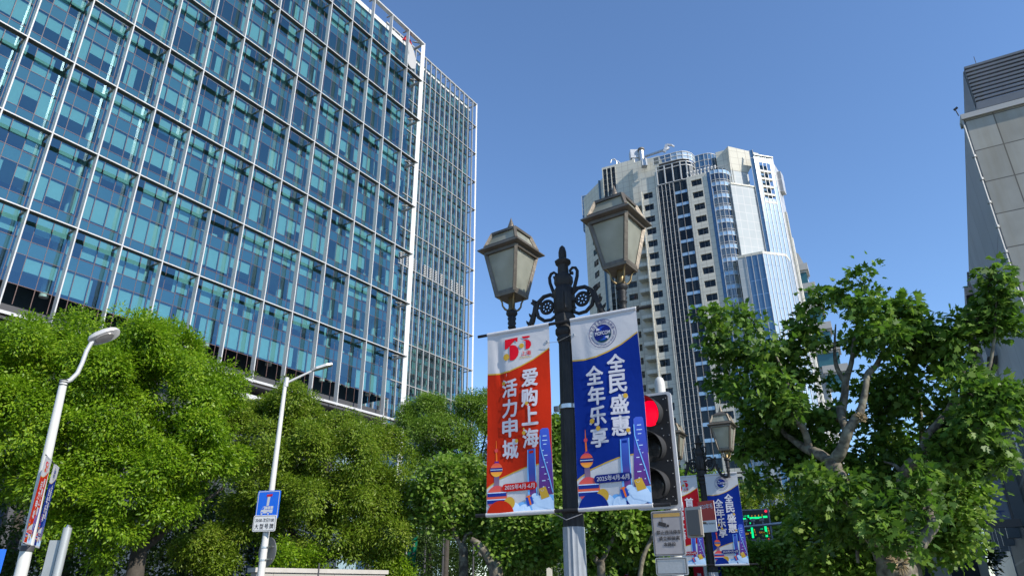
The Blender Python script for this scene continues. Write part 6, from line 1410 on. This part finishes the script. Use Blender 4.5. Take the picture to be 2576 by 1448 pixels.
small_plane('plane tree with thin pale limbs under the road screen', 1910, 34.0,
    [(1930, 1408, 34, 0), (1985, 1385, 42, 0), (2030, 1372, 50, 0), (1890, 1412, 34, 0), (2080, 1360, 50, 0), (1960, 1420, 40, 0), (2040, 1420, 50, 0), (2100, 1410, 50, 0), (1850, 1410, 40, 0), (2010, 1340, 30, .4), (2060, 1310, 45, .4)], 2300,
    [([(1915, 1440), (1908, 1425)], [.13, .11]), ([(1908, 1430), (1890, 1405), (1878, 1380)], [.07, .06, .05]), ([(1910, 1430), (1925, 1425), (1955, 1425)], [.08, .06, .06]), ([(1955, 1430), (1975, 1410), (1980, 1385)], [.06, .05, .04])], 44)
small_plane('distant plane tree right of the far lamp behind the no parking notice', 1700, 40.0,
    [(1700, 1330, 55, 0), (1740, 1290, 60, 0), (1700, 1400, 60, 0), (1760, 1370, 60, 0), (1830, 1415, 40, 0), (1690, 1230, 50, 0), (1640, 1410, 50, 0), (1560, 1400, 50, 1), (1480, 1420, 50, 1)], 2200,
    [([(1705, 1440), (1702, 1400)], [.14, .12]), ([(1702, 1405), (1690, 1370), (1680, 1330)], [.07, .06, .04])], 45, sz=.24)
T = px_tree('camphor_tree', 'yellow green camphor tree beyond the road screen', 1930, 62.0, G_T)
crown(T, blobs_px(T, [(1770, 1210, 28, 0), (1800, 1215, 30, 0), (1870, 1250, 42, 0), (1925, 1258, 36, 0), (1970, 1265, 34, 0), (1840, 1290, 40, 0), (2000, 1290, 40, 0), (1930, 1310, 55, 0), (1730, 1240, 40, 0), (1980, 1330, 45, 0), (2060, 1290, 50, 0), (2120, 1300, 50, 0)], 62.0), 4200, 7, 0.22, OVAL, L_CAMPH2, 46, spread=.2)
limbs(T, [([(0, 0, 0), (0, 0, 3), (0, 0, 6)], [.3, .25, .1])], M_BARK)
# low green shrubs on the forecourt wall
for i, (x, y, r, R, lb) in enumerate(((690, 1395, 38, 27.5, 'rounded shrub behind the forecourt wall by the slim street light'), (790, 1410, 34, 28.5, 'bright low shrub on the forecourt wall'), (985, 1430, 34, 30.5, 'leafy shrub beside the green banner'))):
    c = spot(x, y, R); o = thing('shrub', lb, 'shrub', (c.x, c.y, 0), 0, 'shrubs by the wall')
    crown(o, blobs_px(o, [(x, y, r, 0), (x + 25, y + 10, r * .8, 0), (x - 22, y + 14, r * .8, 0), (x, y + 50, r, 0)], R), 700, 7, .12, OVAL, L_CAMPH, 50 + i, spread=.1, name='foliage')
    q = MB(); q.tube([(0, 0, 0), (0.02, 0, 1.6)], [.05, .03], 8); q.build('stem', M_BARK, o)
# ---- the great plane tree on the right
RP = 19.0
T = px_tree('plane_tree', 'large plane tree with mottled pale limbs and broad lobed leaves at the right', 2255, RP, G_T)
ZX = lambda x, y: (1698 + .5654 * x, 629 + .5654 * y)
BLZ = [(250, 320, 85, .3), (180, 300, 55, 0), (330, 300, 70, 0), (400, 380, 95, -.4), (200, 420, 85, .2), (320, 450, 95, .6), (470, 150, 30, 0), (490, 205, 38, 0), (530, 260, 45, .2), (600, 180, 38, 0), (640, 230, 60, .2), (610, 310, 75, 0), (560, 400, 100, .4), (210, 600, 70, .5), (270, 690, 80, 0), (390, 620, 90, -.5), (470, 520, 90, .5), (360, 780, 90, .4), (480, 720, 90, -.4), (560, 600, 80, .4), (690, 350, 60, .3), (840, 130, 45, 0), (865, 95, 28, 0), (870, 190, 55, .2), (740, 200, 45, 0), (770, 270, 60, .2), (860, 300, 85, -.3), (960, 290, 75, .3), (1020, 260, 40, 0), (1040, 330, 60, .3), (950, 400, 85, -.4), (1060, 400, 75, .2), (1130, 350, 50, 0), (800, 420, 60, .6), (1060, 500, 95, .4), (930, 520, 75, -.5), (1150, 500, 75, .3), (1180, 420, 55, .2), (720, 620, 60, .6), (880, 640, 80, .8), (620, 700, 80, .2), (560, 800, 85, .6), (730, 760, 75, .9), (1000, 660, 90, .6), (880, 760, 80, 1.0), (1090, 640, 75, .4), (1250, 420, 75, 0), (1310, 340, 60, .1), (1360, 320, 45, 0), (1420, 130, 42, 0), (1400, 95, 26, 0), (1440, 190, 50, .1), (1420, 260, 55, .1), (1440, 330, 55, .2), (1370, 430, 65, .3), (1290, 540, 85, -.3), (1390, 570, 85, .3), (1470, 520, 50, 0), (1480, 600, 75, -.2), (1530, 560, 45, 0), (1520, 640, 55, .1), (1360, 670, 85, -.4), (1260, 660, 60, .4), (1450, 700, 70, .2), (1240, 760, 70, .3), (1320, 790, 80, -.5), (1420, 790, 60, 0), (1180, 830, 75, .4), (1290, 880, 85, .1), (1390, 900, 70, .2), (1470, 930, 55, .2), (1530, 930, 40, .3), (1080, 840, 75, .9), (980, 830, 85, 1.0), (900, 900, 85, .7), (1210, 950, 80, -.3), (1290, 990, 60, .2), (650, 920, 80, .4), (540, 920, 70, .5), (460, 850, 60, .5), (400, 920, 55, .3), (640, 1020, 75, -.6), (560, 1010, 60, .3), (720, 1060, 70, -.9), (820, 1010, 85, .4), (930, 1030, 85, .8), (1060, 1000, 75, .8), (1180, 1040, 75, .3), (1270, 1070, 60, -.2), (1310, 1130, 45, 0), (700, 1140, 75, .3), (800, 1130, 75, .4), (900, 1160, 60, -.9), (1000, 1130, 70, .7), (1120, 1120, 70, .5), (1210, 1180, 55, -.2), (1000, 1220, 60, -.9), (1080, 1230, 60, -.8), (850, 1240, 50, -.7), (740, 1220, 60, .6), (1090, 1330, 50, -.8), (820, 1290, 35, .3), (330, 980, 45, .2), (380, 1030, 45, .2), (300, 870, 50, .3), (1120, 1280, 45, -.4), (690, 1330, 55, .9), (580, 1110, 60, .9), (1250, 1260, 45, .8), (1420, 480, 45, .2), (900, 1235, 45, -1.3), (1010, 1300, 40, -1.4), (955, 1170, 50, -1.2), (1120, 1150, 50, -1.1), (1040, 1085, 45, -1.0), (1090, 1000, 40, -.9), (1180, 1110, 45, -.9)]
crown(T, [(tuple(loc_(T, *ZX(x, y), RP + dR * 1.7)), r * .5654 * ppm(RP)) for x, y, r, dR in BLZ], 5600, 5, 0.178, PALM, L_PLANE, 60, spread=.15, lumps=7, shell=.45, droop=.4, lump_r=(.25, .45), jig=.5, holes=(0.9, .455), stems=.022, bark=M_BARK)
a_ = lambda x, y, d=0: tuple(loc_(T, *ZX(x, y), RP + d * 1.58))
limbs(T, [(p_, [r_ * 1.12 for r_ in rs_]) for p_, rs_ in [([(0, 0, -.1), (0, 0, .9), a_(985, 1420), a_(960, 1360), a_(935, 1320)], [.40, .37, .36, .32, .27]),
    ([a_(945, 1350), a_(905, 1275), a_(860, 1225), a_(800, 1140, -.2), a_(745, 1040, -.3), a_(705, 960, -.3), a_(695, 925, -.3)], [.24, .27, .20, .165, .16, .165, .17]),
    ([a_(700, 950, -.3), a_(640, 905, -.2), a_(590, 885), a_(535, 850, .2), a_(470, 790, .4), a_(430, 640, .5), a_(370, 560, .5), a_(320, 480, .5)], [.14, .115, .10, .075, .055, .05, .04, .02]),
    ([a_(600, 888), a_(575, 800, -.1), a_(535, 750, -.2), a_(515, 660, -.2), a_(490, 560, -.1), a_(450, 470)], [.08, .07, .075, .055, .04, .02]),
    ([a_(698, 945, -.3), a_(740, 890, -.4), a_(768, 810, -.5), a_(800, 755, -.5), a_(825, 740, -.5)], [.14, .115, .10, .10, .12]),
    ([a_(815, 750, -.5), a_(835, 680, -.5), a_(850, 600, -.5), a_(858, 550, -.4), a_(900, 505, -.2), a_(940, 400, .2)], [.09, .075, .06, .07, .055, .02]),
    ([a_(735, 760, .1), a_(755, 640, .2), a_(760, 580, .2), a_(785, 500, .3), a_(800, 380, .3), a_(830, 240, .3)], [.10, .085, .08, .055, .04, .015]), ([a_(765, 800, -.3), a_(740, 740, 0), a_(735, 700, .1)], [.09, .09, .09]),
    ([a_(758, 590, .2), a_(720, 520, .2), a_(710, 440, .3), a_(715, 330, .4)], [.06, .05, .035, .015]),
    ([a_(975, 1390), a_(1060, 1330, .3), a_(1110, 1275, .5), a_(1150, 1215, .6), a_(1135, 1190, .7)], [.22, .16, .13, .12, .11]),
    ([a_(1010, 1360, .3), a_(1035, 1240, .4), a_(1025, 1150, .3), a_(1010, 1060, .1), a_(1018, 1000, 0), a_(1050, 950, -.1), a_(1085, 935, -.1)], [.16, .125, .115, .115, .12, .12, .11]),
    ([a_(1080, 938, -.1), a_(1105, 870, -.1), a_(1125, 820, -.1), a_(1160, 785, -.1), a_(1200, 735, 0), a_(1270, 665, .1), a_(1310, 560, .2), a_(1350, 420, .2)], [.10, .075, .07, .085, .075, .055, .04, .02]),
    ([a_(1140, 1195, .7), a_(1125, 1060, .8), a_(1115, 960, .8), a_(1100, 850, .8), a_(1090, 700, .8), a_(1060, 560, .7)], [.10, .085, .08, .06, .045, .02]),
    ([a_(1012, 1010), a_(985, 960, .1), a_(930, 940, .2)], [.06, .04, .02]), ([a_(1200, 740, 0), a_(1255, 600, .1), a_(1255, 480, .2)], [.05, .04, .02]),
    ([a_(1270, 665, .1), a_(1380, 560, 0), a_(1420, 400, 0), a_(1430, 200, 0)], [.045, .04, .03, .012]), ([a_(820, 1300, .3), a_(812, 1340, .3), a_(815, 1390, .3)], [.03, .04, .03])]], M_PBARK, n=12)
q = MB(); rn = random.Random(3)
for (bx, by, rr2, d) in ((905, 1270, .31, -.25), (825, 745, .13, -.55), (1000, 1385, .25, -.3)):
    c = Vector(a_(bx, by, d))
    for k in range(90): v = Vector((rn.gauss(0, 1), rn.gauss(0, 1), rn.gauss(0, 1))).normalized() * rr2; q.tube([c + v * .5, c + v * rn.uniform(1.0, 1.25)], [.018, .006], 5)
q.build('burl', mat('burl_shoots', (0.30, 0.23, 0.13), .9, 0, (8, .3)), T)
# a second, shaded plane tree behind it fills the gaps near the ground
small_plane('shaded plane tree behind the great plane tree trunk', 2300, 24.0,
    [(2150, 1340, 60, 0), (2220, 1320, 60, 0), (2290, 1330, 60, 0), (2370, 1270, 70, 0), (2420, 1310, 50, 0), (2350, 1380, 50, 0), (2100, 1400, 60, 0), (2200, 1420, 50, 0), (2440, 1240, 30, 0), (2040, 1330, 50, 0), (2130, 1250, 60, 0)], 1500,
    [([(2300, 1440), (2305, 1380)], [.2, .16]), ([(2305, 1390), (2260, 1340), (2240, 1300)], [.1, .08, .04])], 61, sz=.2)

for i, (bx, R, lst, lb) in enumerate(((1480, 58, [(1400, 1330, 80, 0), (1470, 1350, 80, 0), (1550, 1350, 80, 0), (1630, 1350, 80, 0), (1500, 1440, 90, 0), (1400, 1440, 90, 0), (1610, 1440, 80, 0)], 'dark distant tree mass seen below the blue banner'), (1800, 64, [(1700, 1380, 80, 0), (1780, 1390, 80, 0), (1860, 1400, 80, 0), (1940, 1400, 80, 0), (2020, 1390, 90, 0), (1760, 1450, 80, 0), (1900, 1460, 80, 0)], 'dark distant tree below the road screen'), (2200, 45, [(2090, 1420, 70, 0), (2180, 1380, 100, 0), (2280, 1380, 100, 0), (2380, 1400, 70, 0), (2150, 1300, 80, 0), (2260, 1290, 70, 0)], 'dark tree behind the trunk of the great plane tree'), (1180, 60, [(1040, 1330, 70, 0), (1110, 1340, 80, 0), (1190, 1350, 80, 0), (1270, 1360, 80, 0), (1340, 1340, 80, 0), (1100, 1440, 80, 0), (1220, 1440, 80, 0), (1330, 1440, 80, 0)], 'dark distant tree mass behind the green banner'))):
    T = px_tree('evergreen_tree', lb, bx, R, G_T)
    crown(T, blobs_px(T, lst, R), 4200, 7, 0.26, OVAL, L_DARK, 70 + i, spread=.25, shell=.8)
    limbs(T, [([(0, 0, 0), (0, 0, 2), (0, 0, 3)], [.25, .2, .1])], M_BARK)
